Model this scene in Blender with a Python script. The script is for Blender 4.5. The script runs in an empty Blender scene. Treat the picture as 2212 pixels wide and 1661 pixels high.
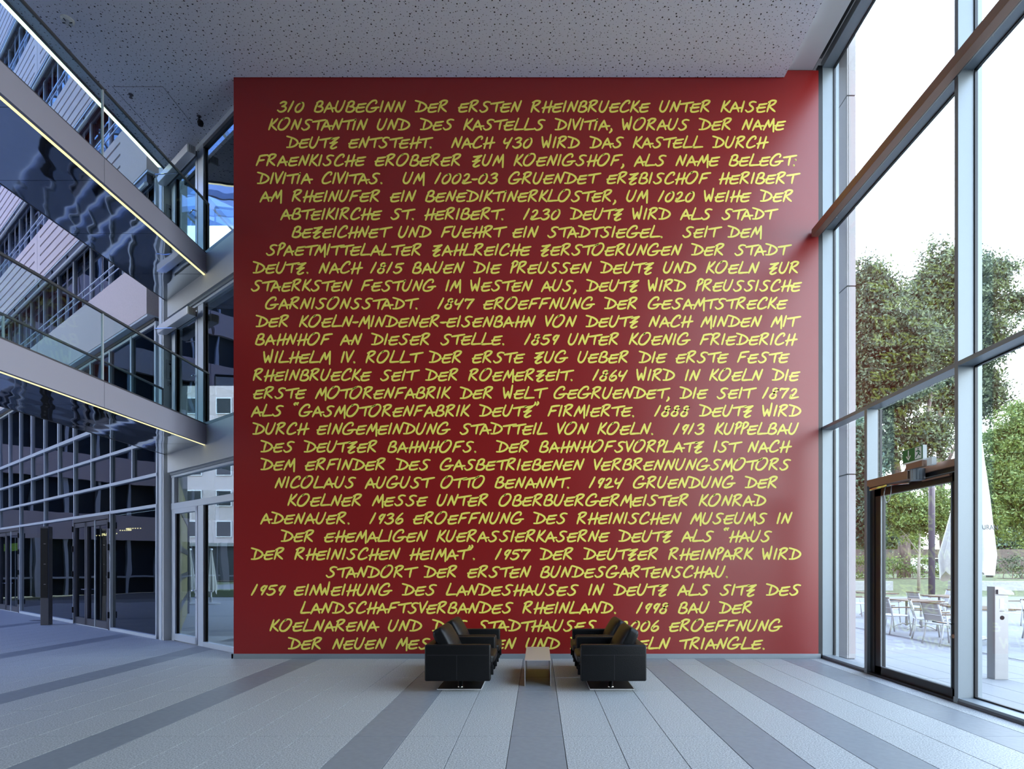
import bpy, bmesh, math, random
import numpy as np
from mathutils import Vector, Matrix
R = math.radians
random.seed(7)
sc = bpy.context.scene
COL = sc.collection
# ------------------------------------------------------------------ camera
H = 1.65                                   # eye height, metres
cam_d = bpy.data.cameras.new('camera')
cam = bpy.data.objects.new('camera', cam_d); COL.objects.link(cam)
cam.location = (0, 0, H); cam.rotation_euler = (R(90), 0, 0)
cam_d.sensor_width = 36; cam_d.lens = 1284 / 2212 * 36
cam_d.shift_x = -57 / 2212; cam_d.shift_y = (1219 - 830.5) / 2212
cam_d.clip_end = 800
sc.camera = cam
# ------------------------------------------------------------------ sky (bright overcast: white low down, bluer overhead)
w = bpy.data.worlds.new('sky'); sc.world = w; w.use_nodes = True
nt = w.node_tree; bg = nt.nodes['Background']
tc = nt.nodes.new('ShaderNodeTexCoord'); sx = nt.nodes.new('ShaderNodeSeparateXYZ'); cr = nt.nodes.new('ShaderNodeValToRGB')
nt.links.new(tc.outputs['Generated'], sx.inputs[0]); nt.links.new(sx.outputs['Z'], cr.inputs[0]); nt.links.new(cr.outputs[0], bg.inputs[0])
e = cr.color_ramp.elements
e[0].position = 0.0; e[0].color = (.93, .96, 1, 1)
e[1].position = 1.0; e[1].color = (.38, .55, 1, 1)
m_ = e.new(.45); m_.color = (.72, .85, 1, 1)
bg.inputs[1].default_value = 9.2
w.cycles.sampling_method = 'MANUAL'; w.cycles.sample_map_resolution = 256
# daylight guides (portals emit nothing) in the right glazing and in the glass roof
def portal(name, loc, rot, sx_, sy_):
    l = bpy.data.lights.new(name, 'AREA'); l.shape = 'RECTANGLE'; l.size = sx_; l.size_y = sy_; l.cycles.is_portal = True
    o = bpy.data.objects.new(name, l); COL.objects.link(o); o.location = loc; o.rotation_euler = rot
portal('window_portal', (5.3, 5.4, 5.2), (0, R(90), 0), 10.3, 10.2)
portal('roof_portal', (-20, 16, 23.3), (0, 0, 0), 24, 22)
vs = sc.view_settings
vs.view_transform = 'Standard'; vs.look = 'None'; vs.exposure = 0.0; vs.gamma = 1; vs.use_curve_mapping = False
cy = sc.cycles
cy.max_bounces = 8; cy.diffuse_bounces = 5; cy.glossy_bounces = 4; cy.transparent_max_bounces = 14; cy.transmission_bounces = 4
cy.caustics_reflective = False; cy.caustics_refractive = False; cy.sample_clamp_indirect = 6
cy.adaptive_threshold = 0.03

# ------------------------------------------------------------------ materials
MATS = {}

def mat(name, col, rough=.5, metal=0, spec=.5, grain=0, gscale=60, bump=0, bscale=80, stretch=None, coat=0, emit=0):
    if name in MATS: return MATS[name]
    m = bpy.data.materials.new(name); m.use_nodes = True; t = m.node_tree; b = t.nodes['Principled BSDF']
    b.inputs['Base Color'].default_value = (*col, 1); b.inputs['Roughness'].default_value = rough
    b.inputs['Metallic'].default_value = metal; b.inputs['Specular IOR Level'].default_value = spec
    b.inputs['Coat Weight'].default_value = coat
    if emit:
        b.inputs['Emission Color'].default_value = (*col, 1); b.inputs['Emission Strength'].default_value = emit
    if grain or bump:
        c = t.nodes.new('ShaderNodeTexCoord'); src = c.outputs['Object']
        if stretch:
            mp = t.nodes.new('ShaderNodeMapping'); mp.inputs['Scale'].default_value = stretch
            t.links.new(src, mp.inputs[0]); src = mp.outputs[0]
        if grain:
            n = t.nodes.new('ShaderNodeTexNoise'); n.inputs['Scale'].default_value = gscale; n.inputs['Detail'].default_value = 4
            t.links.new(src, n.inputs['Vector'])
            mx = t.nodes.new('ShaderNodeMix'); mx.data_type = 'RGBA'
            mx.inputs['A'].default_value = (*[max(0, v * (1 - grain)) for v in col], 1)
            mx.inputs['B'].default_value = (*[min(1, v * (1 + grain)) for v in col], 1)
            rmp = t.nodes.new('ShaderNodeMapRange'); rmp.inputs[1].default_value = .3; rmp.inputs[2].default_value = .7
            t.links.new(n.outputs['Fac'], rmp.inputs[0]); t.links.new(rmp.outputs[0], mx.inputs['Factor'])
            t.links.new(mx.outputs['Result'], b.inputs['Base Color'])
        if bump:
            n = t.nodes.new('ShaderNodeTexNoise'); n.inputs['Scale'].default_value = bscale; n.inputs['Detail'].default_value = 3
            t.links.new(src, n.inputs['Vector']); bp = t.nodes.new('ShaderNodeBump')
            bp.inputs['Strength'].default_value = bump; bp.inputs['Distance'].default_value = .01
            t.links.new(n.outputs['Fac'], bp.inputs['Height']); t.links.new(bp.outputs[0], b.inputs['Normal'])
    MATS[name] = m; return m
def glass(name, tint, ior=1.5, gloss=1.0, wave=0):
    m = bpy.data.materials.new(name); m.use_nodes = True; t = m.node_tree; t.nodes.clear()
    o = t.nodes.new('ShaderNodeOutputMaterial'); mx = t.nodes.new('ShaderNodeMixShader')
    tr = t.nodes.new('ShaderNodeBsdfTransparent'); tr.inputs[0].default_value = (*tint, 1)
    g = t.nodes.new('ShaderNodeBsdfGlossy'); g.inputs['Roughness'].default_value = 0.0; g.inputs[0].default_value = (gloss, gloss, gloss, 1)
    f = t.nodes.new('ShaderNodeFresnel'); f.inputs[0].default_value = ior
    geo = t.nodes.new('ShaderNodeNewGeometry')         # thin pane: same index of refraction from both of its faces
    iv = t.nodes.new('ShaderNodeMapRange'); iv.inputs[3].default_value = ior; iv.inputs[4].default_value = 1 / ior
    t.links.new(geo.outputs['Backfacing'], iv.inputs[0]); t.links.new(iv.outputs[0], f.inputs[0])
    t.links.new(f.outputs[0], mx.inputs[0]); t.links.new(tr.outputs[0], mx.inputs[1]); t.links.new(g.outputs[0], mx.inputs[2])
    if wave:
        c = t.nodes.new('ShaderNodeTexCoord'); n = t.nodes.new('ShaderNodeTexNoise'); n.inputs['Scale'].default_value = .8; n.inputs['Detail'].default_value = 1
        bp = t.nodes.new('ShaderNodeBump'); bp.inputs['Strength'].default_value = wave; bp.inputs['Distance'].default_value = .05
        t.links.new(c.outputs['Object'], n.inputs['Vector']); t.links.new(n.outputs['Fac'], bp.inputs['Height']); t.links.new(bp.outputs[0], g.inputs['Normal'])
    t.links.new(mx.outputs[0], o.inputs[0]); MATS[name] = m; return m
M = MATS
mat('red_paint', (.235, .009, .008), .30, spec=.62, grain=.05, gscale=300, bump=.06, bscale=420)
mat('yellow_paint', (.80, .70, .11), .42)
mat('white_paint', (.62, .64, .64), .5, grain=.02, gscale=3)
mat('fascia_paint', (.35, .34, .41), .42, grain=.02, gscale=200)
mat('aluminium', (.25, .285, .31), .42, metal=.3, grain=.03, gscale=120)
mat('facade_aluminium', (.62, .68, .74), .4, metal=.35, grain=.03, gscale=100)
mat('dark_frame', (.10, .10, .115), .4, metal=.3)
mat('black_frame', (.013, .014, .017), .38, metal=.1)
mat('black', (.006, .006, .007), .6, spec=.2)
mat('brown_bronze', (.30, .185, .135), .42, metal=.4)  # brown is the red wall's reflection, put into the base colour
mat('leather', (.006, .006, .0065), .38, spec=.22, bump=.25, bscale=140)
mat('leather_seam', (.022, .022, .025), .5)
mat('pillar_paint', (.055, .057, .075), .5)
mat('chrome', (.8, .8, .8), .08, metal=1)
mat('steel', (.30, .30, .31), .38, metal=.95, grain=.05, gscale=40, stretch=(1, 1, 14))
mat('table_lacquer', (.66, .60, .58), .28, metal=.55)
mat('panel_concrete', (.66, .57, .55), .8, grain=.10, gscale=90, bump=.15, bscale=200)
mat('stone', (.40, .37, .365), .8, grain=.06, gscale=120, bump=.1, bscale=200)
mat('joint', (.10, .10, .10), .8)
mat('granite_light', (.34, .355, .355), .48, grain=.55, gscale=75, bump=.12, bscale=120, spec=.45)
mat('granite_dark', (.20, .22, .24), .40, grain=.08, gscale=14, bump=.05, bscale=160, spec=.45)
mat('terrace', (.17, .172, .172), .7, grain=.08, gscale=40)
mat('concrete', (.30, .30, .29), .85, grain=.12, gscale=9)
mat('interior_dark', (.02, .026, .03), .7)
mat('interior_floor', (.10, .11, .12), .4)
mat('purple_glass_back', (.10, .09, .17), .5)
mat('teal_back', (.04, .085, .09), .5)
mat('curtain', (.05, .05, .06), .9)
mat('olive', (.17, .145, .045), .6)
mat('white_metal', (.78, .79, .80), .35, metal=.2)
mat('chair_metal', (.44, .445, .45), .35, metal=.2)
mat('sling', (.36, .35, .33), .8, grain=.08, gscale=200)
mat('teak', (.12, .07, .032), .6, grain=.25, gscale=20, stretch=(1, 12, 1))
mat('canvas', (.58, .56, .50), .85, grain=.05, gscale=20)
mat('ink', (.05, .05, .05), .8)
mat('gold_ink', (.75, .6, .2), .8)
mat('bark', (.14, .105, .09), .9, grain=.5, gscale=8, stretch=(1, 1, .2), bump=.6, bscale=9)
mat('young_bark', (.30, .26, .22), .9, grain=.3, gscale=12)
mat('pole_paint', (.10, .085, .10), .4, metal=.3)
mat('car_paint', (.75, .77, .80), .25, coat=1)
mat('tyre', (.02, .02, .02), .8)
mat('soil', (.09, .06, .045), 1, grain=.4, gscale=5)
mat('grass', (.12, .13, .055), 1, grain=.45, gscale=6, bump=.5, bscale=60)
mat('stone_brown', (.12, .095, .08), .9, grain=.2, gscale=6)
mat('sign_green', (.01, .16, .05), .4)
mat('sign_white', (.85, .87, .85), .4)
mat('cream_plaster', (.62, .52, .50), .85, grain=.05, gscale=3)
mat('yellow_petals', (.55, .42, .08), .8)
mat('led_warm', (1, .86, .36), .5, emit=1.5)
mat('led_cool', (.95, 1, .70), .5, emit=2.2)
mat('bulb', (1, .62, .25), .5, emit=12)
mat('green_glow', (.55, .75, .12), .5, emit=1.2)
glass('clear_glass', (.95, .975, .97))
glass('rail_glass', (.83, .93, .93), 1.35)
glass('facade_glass', (.30, .38, .42), 1.6, wave=.07)
glass('lobby_glass', (.50, .56, .58), 1.6, wave=.12)
glass('roof_glass', (.32, .41, .62), 1.05)  # unseen pane, its tint added to make the atrium daylight bluer and dimmer

def island_mat(name, c1, c2, c3, trans=.35):
    m = bpy.data.materials.new(name); m.use_nodes = True; t = m.node_tree; b = t.nodes['Principled BSDF']
    g = t.nodes.new('ShaderNodeNewGeometry'); r = t.nodes.new('ShaderNodeValToRGB')
    r.color_ramp.elements[0].color = (*c1, 1); r.color_ramp.elements[1].color = (*c3, 1); k = r.color_ramp.elements.new(.5); k.color = (*c2, 1)
    t.links.new(g.outputs['Random Per Island'], r.inputs[0]); t.links.new(r.outputs[0], b.inputs['Base Color'])
    b.inputs['Roughness'].default_value = .55
    tr = t.nodes.new('ShaderNodeBsdfTranslucent'); t.links.new(r.outputs[0], tr.inputs[0]); mx = t.nodes.new('ShaderNodeMixShader'); mx.inputs[0].default_value = trans
    t.links.new(b.outputs[0], mx.inputs[1]); t.links.new(tr.outputs[0], mx.inputs[2]); t.links.new(mx.outputs[0], t.nodes['Material Output'].inputs[0])
    MATS[name] = m
island_mat('leaf_dark', (.030, .042, .026), (.075, .105, .055), (.20, .245, .13))
island_mat('leaf_mid', (.07, .12, .03), (.15, .22, .06), (.30, .36, .12))
island_mat('leaf_blue', (.05, .09, .06), (.10, .16, .10), (.18, .25, .14))

def perforated():
    m = mat('perforated_board', (.82, .84, .92), .75); t = m.node_tree; b = t.nodes['Principled BSDF']
    c = t.nodes.new('ShaderNodeTexCoord'); prev = None
    for sc_, thr, seed in ((9.2, .118, 0), (15.5, .092, 3.3)):
        mp = t.nodes.new('ShaderNodeMapping'); mp.inputs['Location'].default_value = (seed, seed * 2, 0)
        v = t.nodes.new('ShaderNodeTexVoronoi'); v.voronoi_dimensions = '2D'; v.inputs['Scale'].default_value = sc_; v.inputs['Randomness'].default_value = .8
        t.links.new(c.outputs['Object'], mp.inputs[0]); t.links.new(mp.outputs[0], v.inputs['Vector'])
        s = t.nodes.new('ShaderNodeSeparateColor'); t.links.new(v.outputs['Color'], s.inputs[0])
        k = t.nodes.new('ShaderNodeMath'); k.operation = 'MULTIPLY_ADD'; k.inputs[1].default_value = thr * .6; k.inputs[2].default_value = thr * .45
        t.links.new(s.outputs[0], k.inputs[0])
        l = t.nodes.new('ShaderNodeMath'); l.operation = 'LESS_THAN'; t.links.new(v.outputs['Distance'], l.inputs[0]); t.links.new(k.outputs[0], l.inputs[1])
        if prev:
            a = t.nodes.new('ShaderNodeMath'); a.operation = 'MAXIMUM'; t.links.new(prev, a.inputs[0]); t.links.new(l.outputs[0], a.inputs[1]); prev = a.outputs[0]
        else: prev = l.outputs[0]
    mx = t.nodes.new('ShaderNodeMix'); mx.data_type = 'RGBA'; mx.inputs['A'].default_value = (.82, .84, .92, 1); mx.inputs['B'].default_value = (.03, .03, .03, 1)
    t.links.new(prev, mx.inputs['Factor']); t.links.new(mx.outputs['Result'], b.inputs['Base Color'])
perforated()
def soffit():
    m = mat('mirror_metal', (.55, .60, .64), .04, metal=1); t = m.node_tree; b = t.nodes['Principled BSDF']
    c = t.nodes.new('ShaderNodeTexCoord'); mp = t.nodes.new('ShaderNodeMapping'); mp.inputs['Scale'].default_value = (1.5, .55, 1)
    n = t.nodes.new('ShaderNodeTexNoise'); n.inputs['Scale'].default_value = 1.1; n.inputs['Detail'].default_value = 1.2
    bp = t.nodes.new('ShaderNodeBump'); bp.inputs['Strength'].default_value = .16; bp.inputs['Distance'].default_value = .10
    t.links.new(c.outputs['Object'], mp.inputs[0]); t.links.new(mp.outputs[0], n.inputs['Vector']); t.links.new(n.outputs['Fac'], bp.inputs['Height']); t.links.new(bp.outputs[0], b.inputs['Normal'])
soffit()

# ------------------------------------------------------------------ mesh helpers
class MB:
    def __init__(s): s.v = []; s.f = []
    def add(s, vs, fs):
        o = len(s.v); s.v += [tuple(p) for p in vs]; s.f += [tuple(i + o for i in f) for f in fs]; return s
    def box(s, x0, x1, y0, y1, z0, z1):
        return s.add([(x0,y0,z0),(x1,y0,z0),(x1,y1,z0),(x0,y1,z0),(x0,y0,z1),(x1,y0,z1),(x1,y1,z1),(x0,y1,z1)],
                     [(0,3,2,1),(4,5,6,7),(0,1,5,4),(1,2,6,5),(2,3,7,6),(3,0,4,7)])
    def prism(s, pts, a0, a1, axis='y'):
        n = len(pts)
        def P(p, a): return (p[0], a, p[1]) if axis == 'y' else ((a, p[0], p[1]) if axis == 'x' else (p[0], p[1], a))
        return s.add([P(p, a0) for p in pts] + [P(p, a1) for p in pts],
                     [tuple(range(n))[::-1], tuple(range(n, 2 * n))] + [(i, (i + 1) % n, (i + 1) % n + n, i + n) for i in range(n)])
    def tube(s, pts, r, n=8):
        pts = [Vector(p) for p in pts]; k = len(pts); rs = r if isinstance(r, (list, tuple)) else [r] * k; rings = []
        for i, p in enumerate(pts):
            d = (pts[min(i + 1, k - 1)] - pts[max(i - 1, 0)]).normalized()
            up = Vector((0, 0, 1)) if abs(d.z) < .9 else Vector((1, 0, 0))
            a = d.cross(up).normalized(); b = d.cross(a).normalized()
            rings += [p + (a * math.cos(2 * math.pi * j / n) + b * math.sin(2 * math.pi * j / n)) * rs[i] for j in range(n)]
        fs = [tuple(range(n))[::-1], tuple(range((k - 1) * n, k * n))]
        for i in range(k - 1):
            for j in range(n): fs.append((i * n + j, i * n + (j + 1) % n, (i + 1) * n + (j + 1) % n, (i + 1) * n + j))
        return s.add(rings, fs)
    def lathe(s, prof, c=(0, 0), n=20, fold=0, nf=8):
        vs = []
        for r, z in prof:
            for j in range(n):
                a = 2 * math.pi * j / n; rr = r * (1 + fold * math.cos(nf * a)); vs.append((c[0] + rr * math.cos(a), c[1] + rr * math.sin(a), z))
        k = len(prof); fs = [tuple(range(n))[::-1], tuple(range((k - 1) * n, k * n))]
        for i in range(k - 1):
            for j in range(n): fs.append((i * n + j, i * n + (j + 1) % n, (i + 1) * n + (j + 1) % n, (i + 1) * n + j))
        return s.add(vs, fs)
    def mesh(s, name, m, smooth=False, bevel=0, seg=2, sub=0):
        me = bpy.data.meshes.new(name); me.from_pydata(s.v, [], s.f)
        if bevel or sub:
            bm = bmesh.new(); bm.from_mesh(me)
            if bevel: bmesh.ops.bevel(bm, geom=bm.edges[:], offset=bevel, segments=seg, profile=.5, affect='EDGES', clamp_overlap=True)
            bmesh.ops.recalc_face_normals(bm, faces=bm.faces[:]); bm.to_mesh(me); bm.free()
        if smooth:
            me.polygons.foreach_set('use_smooth', [True] * len(me.polygons))
        me.materials.append(M[m]); return me
    def obj(s, name, m, parent=None, loc=(0, 0, 0), rot=(0, 0, 0), smooth=False, bevel=0, seg=2, kind=None, label=None):
        o = bpy.data.objects.new(name, s.mesh(name, m, smooth, bevel, seg)); COL.objects.link(o)
        o.location = loc; o.rotation_euler = rot
        if parent: o.parent = parent
        if kind: o['kind'] = kind
        if label: o['label'] = label
        return o
def linked(name, me, parent=None, loc=(0, 0, 0), rot=(0, 0, 0), scale=None):
    o = bpy.data.objects.new(name, me); COL.objects.link(o); o.location = loc; o.rotation_euler = rot
    if scale: o.scale = scale
    if parent: o.parent = parent
    return o
def empty(name, loc=(0, 0, 0), rz=0, label=None, cat=None, group=None, kind=None):
    o = bpy.data.objects.new(name, None); COL.objects.link(o); o.location = loc; o.rotation_euler = (0, 0, rz); o.empty_display_size = .2
    tag(o, label, cat, group, kind); return o
def tag(o, label=None, cat=None, group=None, kind=None):
    if label: o['label'] = label
    if cat: o['category'] = cat
    if group: o['group'] = group
    if kind: o['kind'] = kind
    return o
def copy_tree(o, kids, parent=None):
    c = o.copy(); COL.objects.link(c)
    if parent: c.parent = parent
    for ch in kids.get(o.name, []): copy_tree(ch, kids, c)
    return c
def kids_map():
    k = {}
    for o in COL.objects:
        if o.parent: k.setdefault(o.parent.name, []).append(o)
    return k
def B(*a): return MB().box(*a)

# ================================================================== FLOOR
floor = B(-40, 4.97, -8, 24, -.12, -.016).obj('floor', 'joint', kind='structure')
DARK = {0, 4, 6, 9, -3, -8, -13, -19, -28}
ty0 = 5.70 - 14
def joint_x(k): return -.265 + k * .5 if k >= -3 else -.265 - 1.5 + (k + 3) * .509
tile_mesh = {}
rest = {'granite_light': MB(), 'granite_dark': MB()}
TILES = []
for k in range(-45, 11):
    x0, x1 = joint_x(k), min(joint_x(k + 1), 4.96)
    mname = 'granite_dark' if k in DARK else 'granite_light'
    for r_ in range(0, 30):
        y0, y1 = ty0 + r_, ty0 + r_ + 1
        # keep clear of the oblique glass facade
        xm = (x0 + x1) / 2
        lim = 13.17 + (xm + 8.43) / -.7936 * .6084
        if xm < -5 and y0 > min(lim + .7, 24): continue
        if xm > -5.3 and y0 > 10.5: continue
        seen = y1 > 4.75 and x1 > -.906 * y1 - .3 and x0 < .817 * y1 + .3 and (y0 < lim or xm > -5)
        if seen:
            kk = (round(x1 - x0, 3), mname)
            if kk not in tile_mesh:
                hw = (x1 - x0) / 2 - .0028
                tile_mesh[kk] = B(-hw, hw, -.4972, .4972, -.015, 0).mesh('floor_tile', mname, bevel=.002, seg=1)
            linked('floor_tile', tile_mesh[kk], floor, (xm, (y0 + y1) / 2, 0))
        else:
            rest[mname].box(x0 + .003, x1 - .003, y0 + .003, y1 - .003, -.015, 0)
for mname, b in rest.items(): b.obj('floor_tile', mname, floor, kind='stuff')

# ================================================================== RED WALL with handwritten lettering
WY = 10.41; SW = 1284 / WY
wall = B(-5.337, 4.905, WY, WY + .34, 0, 10.3).obj('wall_back', 'red_paint', kind='structure')
B(-5.37, 4.94, WY - .018, WY, 0, .085).obj('baseboard_back', 'aluminium', kind='structure', bevel=.003, seg=1)
B(-5.37, -5.337, WY - .018, WY + .35, 0, .085).obj('baseboard_left', 'aluminium', kind='structure')
G = {
'A': (85, [[(0,-4),(22,38),(44,74)], [(44,74),(56,38),(68,2)], [(14,24),(45,27),(88,31)]]),
'B': (80, [[(30,72),(14,38),(4,8)], [(22,70),(48,84),(68,76),(58,52),(34,42)], [(34,42),(62,38),(68,20),(48,3),(22,0),(4,6)]]),
'C': (84, [[(72,66),(80,78),(72,88),(50,82),(24,56),(8,26),(10,6),(28,0),(52,6),(72,16)]]),
'D': (101, [[(4,88),(34,80),(66,68),(88,50),(88,32),(68,14),(36,3),(4,2)], [(44,74),(34,44),(26,12)]]),
'E': (82, [[(22,58),(50,60),(84,66)], [(26,58),(14,34),(6,12),(14,1),(40,1),(66,8)], [(2,31),(36,33),(70,37)]]),
'F': (83, [[(28,74),(56,80),(92,84)], [(30,74),(18,38),(2,2)], [(16,40),(40,42),(64,46)]]),
'G': (108, [[(78,66),(86,78),(76,90),(50,84),(22,58),(6,28),(10,6),(34,0),(66,8),(86,30)], [(42,28),(70,32),(104,36)]]),
'H': (83, [[(36,82),(24,40),(10,-4)], [(80,86),(66,40),(54,-4)], [(4,30),(44,36),(94,42)]]),
'I': (37, [[(28,84),(16,42),(5,2)]]),
'J': (70, [[(50,84),(40,30),(20,0),(2,12)]]),
'K': (72, [[(30,86),(16,42),(2,2)], [(72,88),(44,58),(20,40)], [(20,40),(42,18),(62,0)]]),
'L': (80, [[(34,90),(18,48),(2,8),(12,2),(40,4),(76,6)]]),
'M': (93, [[(2,0),(22,40),(42,76)], [(42,76),(44,46),(50,22)], [(50,22),(68,54),(84,86)], [(84,86),(82,36),(80,-14)]]),
'N': (84, [[(2,2),(18,38),(34,76)], [(34,76),(42,38),(52,4)], [(52,4),(68,46),(84,86)]]),
'O': (106, [[(52,88),(28,70),(10,40),(6,14),(22,0),(48,4),(76,30),(94,62),(90,86),(68,92),(46,80)]]),
'P': (52, [[(26,80),(14,40),(2,0)], [(14,74),(38,92),(60,82),(46,58),(18,40)]]),
'R': (86, [[(28,80),(14,40),(2,0)], [(14,74),(44,88),(72,84),(58,62),(20,42)], [(20,42),(42,20),(64,2)]]),
'S': (88, [[(84,76),(60,80),(38,70),(36,54),(56,38),(60,22),(44,6),(18,0),(2,14)]]),
'T': (77, [[(2,62),(44,68),(104,78)], [(56,70),(46,36),(40,2)]]),
'U': (84, [[(26,84),(12,48),(6,18),(20,1),(42,8),(62,40),(80,86)]]),
'V': (60, [[(9,82),(14,42),(20,4)], [(20,4),(42,46),(68,92)]]),
'W': (84, [[(2,84),(6,40),(12,2)], [(12,2),(26,30),(38,54)], [(38,54),(42,26),(50,2)], [(50,2),(62,50),(72,102)]]),
'X': (80, [[(10,84),(60,0)], [(80,84),(0,0)]]),
'Y': (80, [[(10,84),(34,44)], [(80,84),(10,0)]]),
'Z': (82, [[(16,70),(46,72),(80,80)], [(80,80),(52,60),(22,38)], [(8,34),(34,36),(66,42)], [(66,42),(34,22),(14,2),(30,-8),(60,4)]]),
'1': (53, [[(46,82),(26,42),(2,0)]]),
'0': (80, [[(56,72),(30,58),(10,30),(10,6),(30,0),(56,18),(72,50),(68,72),(50,72)]]),
'2': (81, [[(22,58),(40,72),(58,68),(54,48),(30,22),(8,6),(20,0),(44,4),(74,10)], [(20,6),(14,22),(26,20)]]),
'3': (84, [[(26,66),(50,78),(72,72),(60,52),(38,42)], [(38,42),(64,38),(68,22),(48,4),(22,0),(4,12)]]),
'4': (78, [[(24,72),(12,48),(18,34),(42,40)], [(76,78),(50,36),(30,-4)]]),
'5': (78, [[(84,76),(56,72),(34,70)], [(34,70),(22,46),(52,46),(66,28),(46,6),(20,0),(4,10)]]),
'6': (72, [[(62,80),(34,56),(12,26),(12,4),(34,0),(58,16),(58,34),(38,36),(16,20)]]),
'7': (82, [[(14,62),(20,74),(46,72),(82,76)], [(82,76),(50,38),(28,2)]]),
'8': (75, [[(72,66),(56,78),(34,68),(36,48),(54,28),(44,6),(20,0),(6,14),(22,34),(58,52),(72,68)]]),
'9': (64, [[(66,62),(52,72),(30,56),(26,38),(42,36),(66,62)], [(70,72),(46,34),(28,2)]]),
'.': (28, [[(8,4),(12,0),(10,-2)]]),
',': (30, [[(16,10),(18,-4),(2,-22)]]),
':': (26, [[(4,4),(6,0),(4,-1)], [(16,46),(20,44),(18,42)]]),
'-': (48, [[(2,34),(22,33),(42,36)]]),
'<': (45, [[(22,104),(10,94),(14,86)], [(42,104),(30,96),(34,88)]]),
'>': (40, [[(16,108),(18,98),(6,84)], [(36,112),(40,100),(28,84)]]),
' ': (76, []),
}
LINES = [("310 BAUBEGINN DER ERSTEN RHEINBRUECKE UNTER KAISER",598,1677.8),("KONSTANTIN UND DES KASTELLS DIVITIA, WORAUS DER NAME",579,1698.5),
("DEUTZ ENTSTEHT.  NACH 430 WIRD DAS KASTELL DURCH",618,1661),("FRAENKISCHE EROBERER ZUM KOENIGSHOF, ALS NAME BELEGT:",552,1722.5),
("DIVITIA CIVITAS.  UM 1002-03 GRUENDET ERZBISCHOF HERIBERT",554.8,1729.6),("AM RHEINUFER EIN BENEDIKTINERKLOSTER, UM 1020 WEIHE DER",560.3,1713),
("ABTEIKIRCHE ST. HERIBERT.  1230 DEUTZ WIRD ALS STADT",605,1682),("BEZEICHNET UND FUEHRT EIN STADTSIEGEL.  SEIT DEM",629.8,1646),
("SPAETMITTELALTER ZAHLREICHE ZERSTOERUNGEN DER STADT",574,1711),("DEUTZ. NACH 1815 BAUEN DIE PREUSSEN DEUTZ UND KOELN ZUR",545.7,1726),
("STAERKSTEN FESTUNG IM WESTEN AUS, DEUTZ WIRD PREUSSISCHE",541.6,1733),("GARNISONSSTADT.  1847 EROEFFNUNG DER GESAMTSTRECKE",572.7,1702.6),
("DER KOELN-MINDENER-EISENBAHN VON DEUTZ NACH MINDEN MIT",552,1731),("BAHNHOF AN DIESER STELLE.  1859 UNTER KOENIG FRIEDERICH",550.7,1723.3),
("WILHELM IV. ROLLT DER ERSTE ZUG UEBER DIE ERSTE FESTE",568.6,1706.7),("RHEINBRUECKE SEIT DER ROEMERZEIT.  1864 WIRD IN KOELN DIE",545.7,1729.4),
("ERSTE MOTORENFABRIK DER WELT GEGRUENDET, DIE SEIT 1872",546.5,1726),("ALS <GASMOTORENFABRIK DEUTZ> FIRMIERTE.  1888 DEUTZ WIRD",541.6,1730),
("DURCH EINGEMEINDUNG STADTTEIL VON KOELN.  1913 KUPPELBAU",545,1726),("DES DEUTZER BAHNHOFS.  DER BAHNHOFSVORPLATZ IST NACH",562.5,1711),
("DEM ERFINDER DES GASBETRIEBENEN VERBRENNUNGSMOTORS",562.5,1709),("NICOLAUS AUGUST OTTO BENANNT.  1924 GRUENDUNG DER",592.9,1679.7),
("KOELNER MESSE UNTER OBERBUERGERMEISTER KONRAD",620.5,1654.3),("ADENAUER.  1936 EROEFFNUNG DES RHEINISCHEN MUSEUMS IN",561.7,1712.3),
("DER EHEMALIGEN KUERASSIERKASERNE DEUTZ ALS <HAUS",606.4,1668),("DER RHEINISCHEN HEIMAT>.  1957 DER DEUTZER RHEINPARK WIRD",541.6,1730),
("STANDORT DER ERSTEN BUNDESGARTENSCHAU.",703.2,1572.2),("1959 EINWEIHUNG DES LANDESHAUSES IN DEUTZ ALS SITZ DES",541.6,1730.7),
("LANDSCHAFTSVERBANDES RHEINLAND.  1998 BAU DER",648.6,1624.6),("KOELNARENA UND DES STADTHAUSES.  2006 EROEFFNUNG",581.9,1690.8),
("DER NEUEN MESSEHALLEN UND DES KOELN TRIANGLE.",621.6,1651.6)]
LINES[29] = ("KOELNARENA UND DAS STADTHAUSES.  2006 EROEFFNUNG", 581.9, 1690.8)
def crom(p, n=5):
    if len(p) < 3: return p
    out = []
    for i in range(len(p) - 1):
        p0 = p[max(i - 1, 0)]; p1 = p[i]; p2 = p[i + 1]; p3 = p[min(i + 2, len(p) - 1)]
        for j in range(n):
            t = j / n
            out.append(tuple(.5 * ((2 * p1[d]) + (-p0[d] + p2[d]) * t + (2 * p0[d] - 5 * p1[d] + 4 * p2[d] - p3[d]) * t * t + (-p0[d] + 3 * p1[d] - 3 * p2[d] + p3[d]) * t ** 3) for d in (0, 1)))
    out.append(p[-1]); return out
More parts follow.
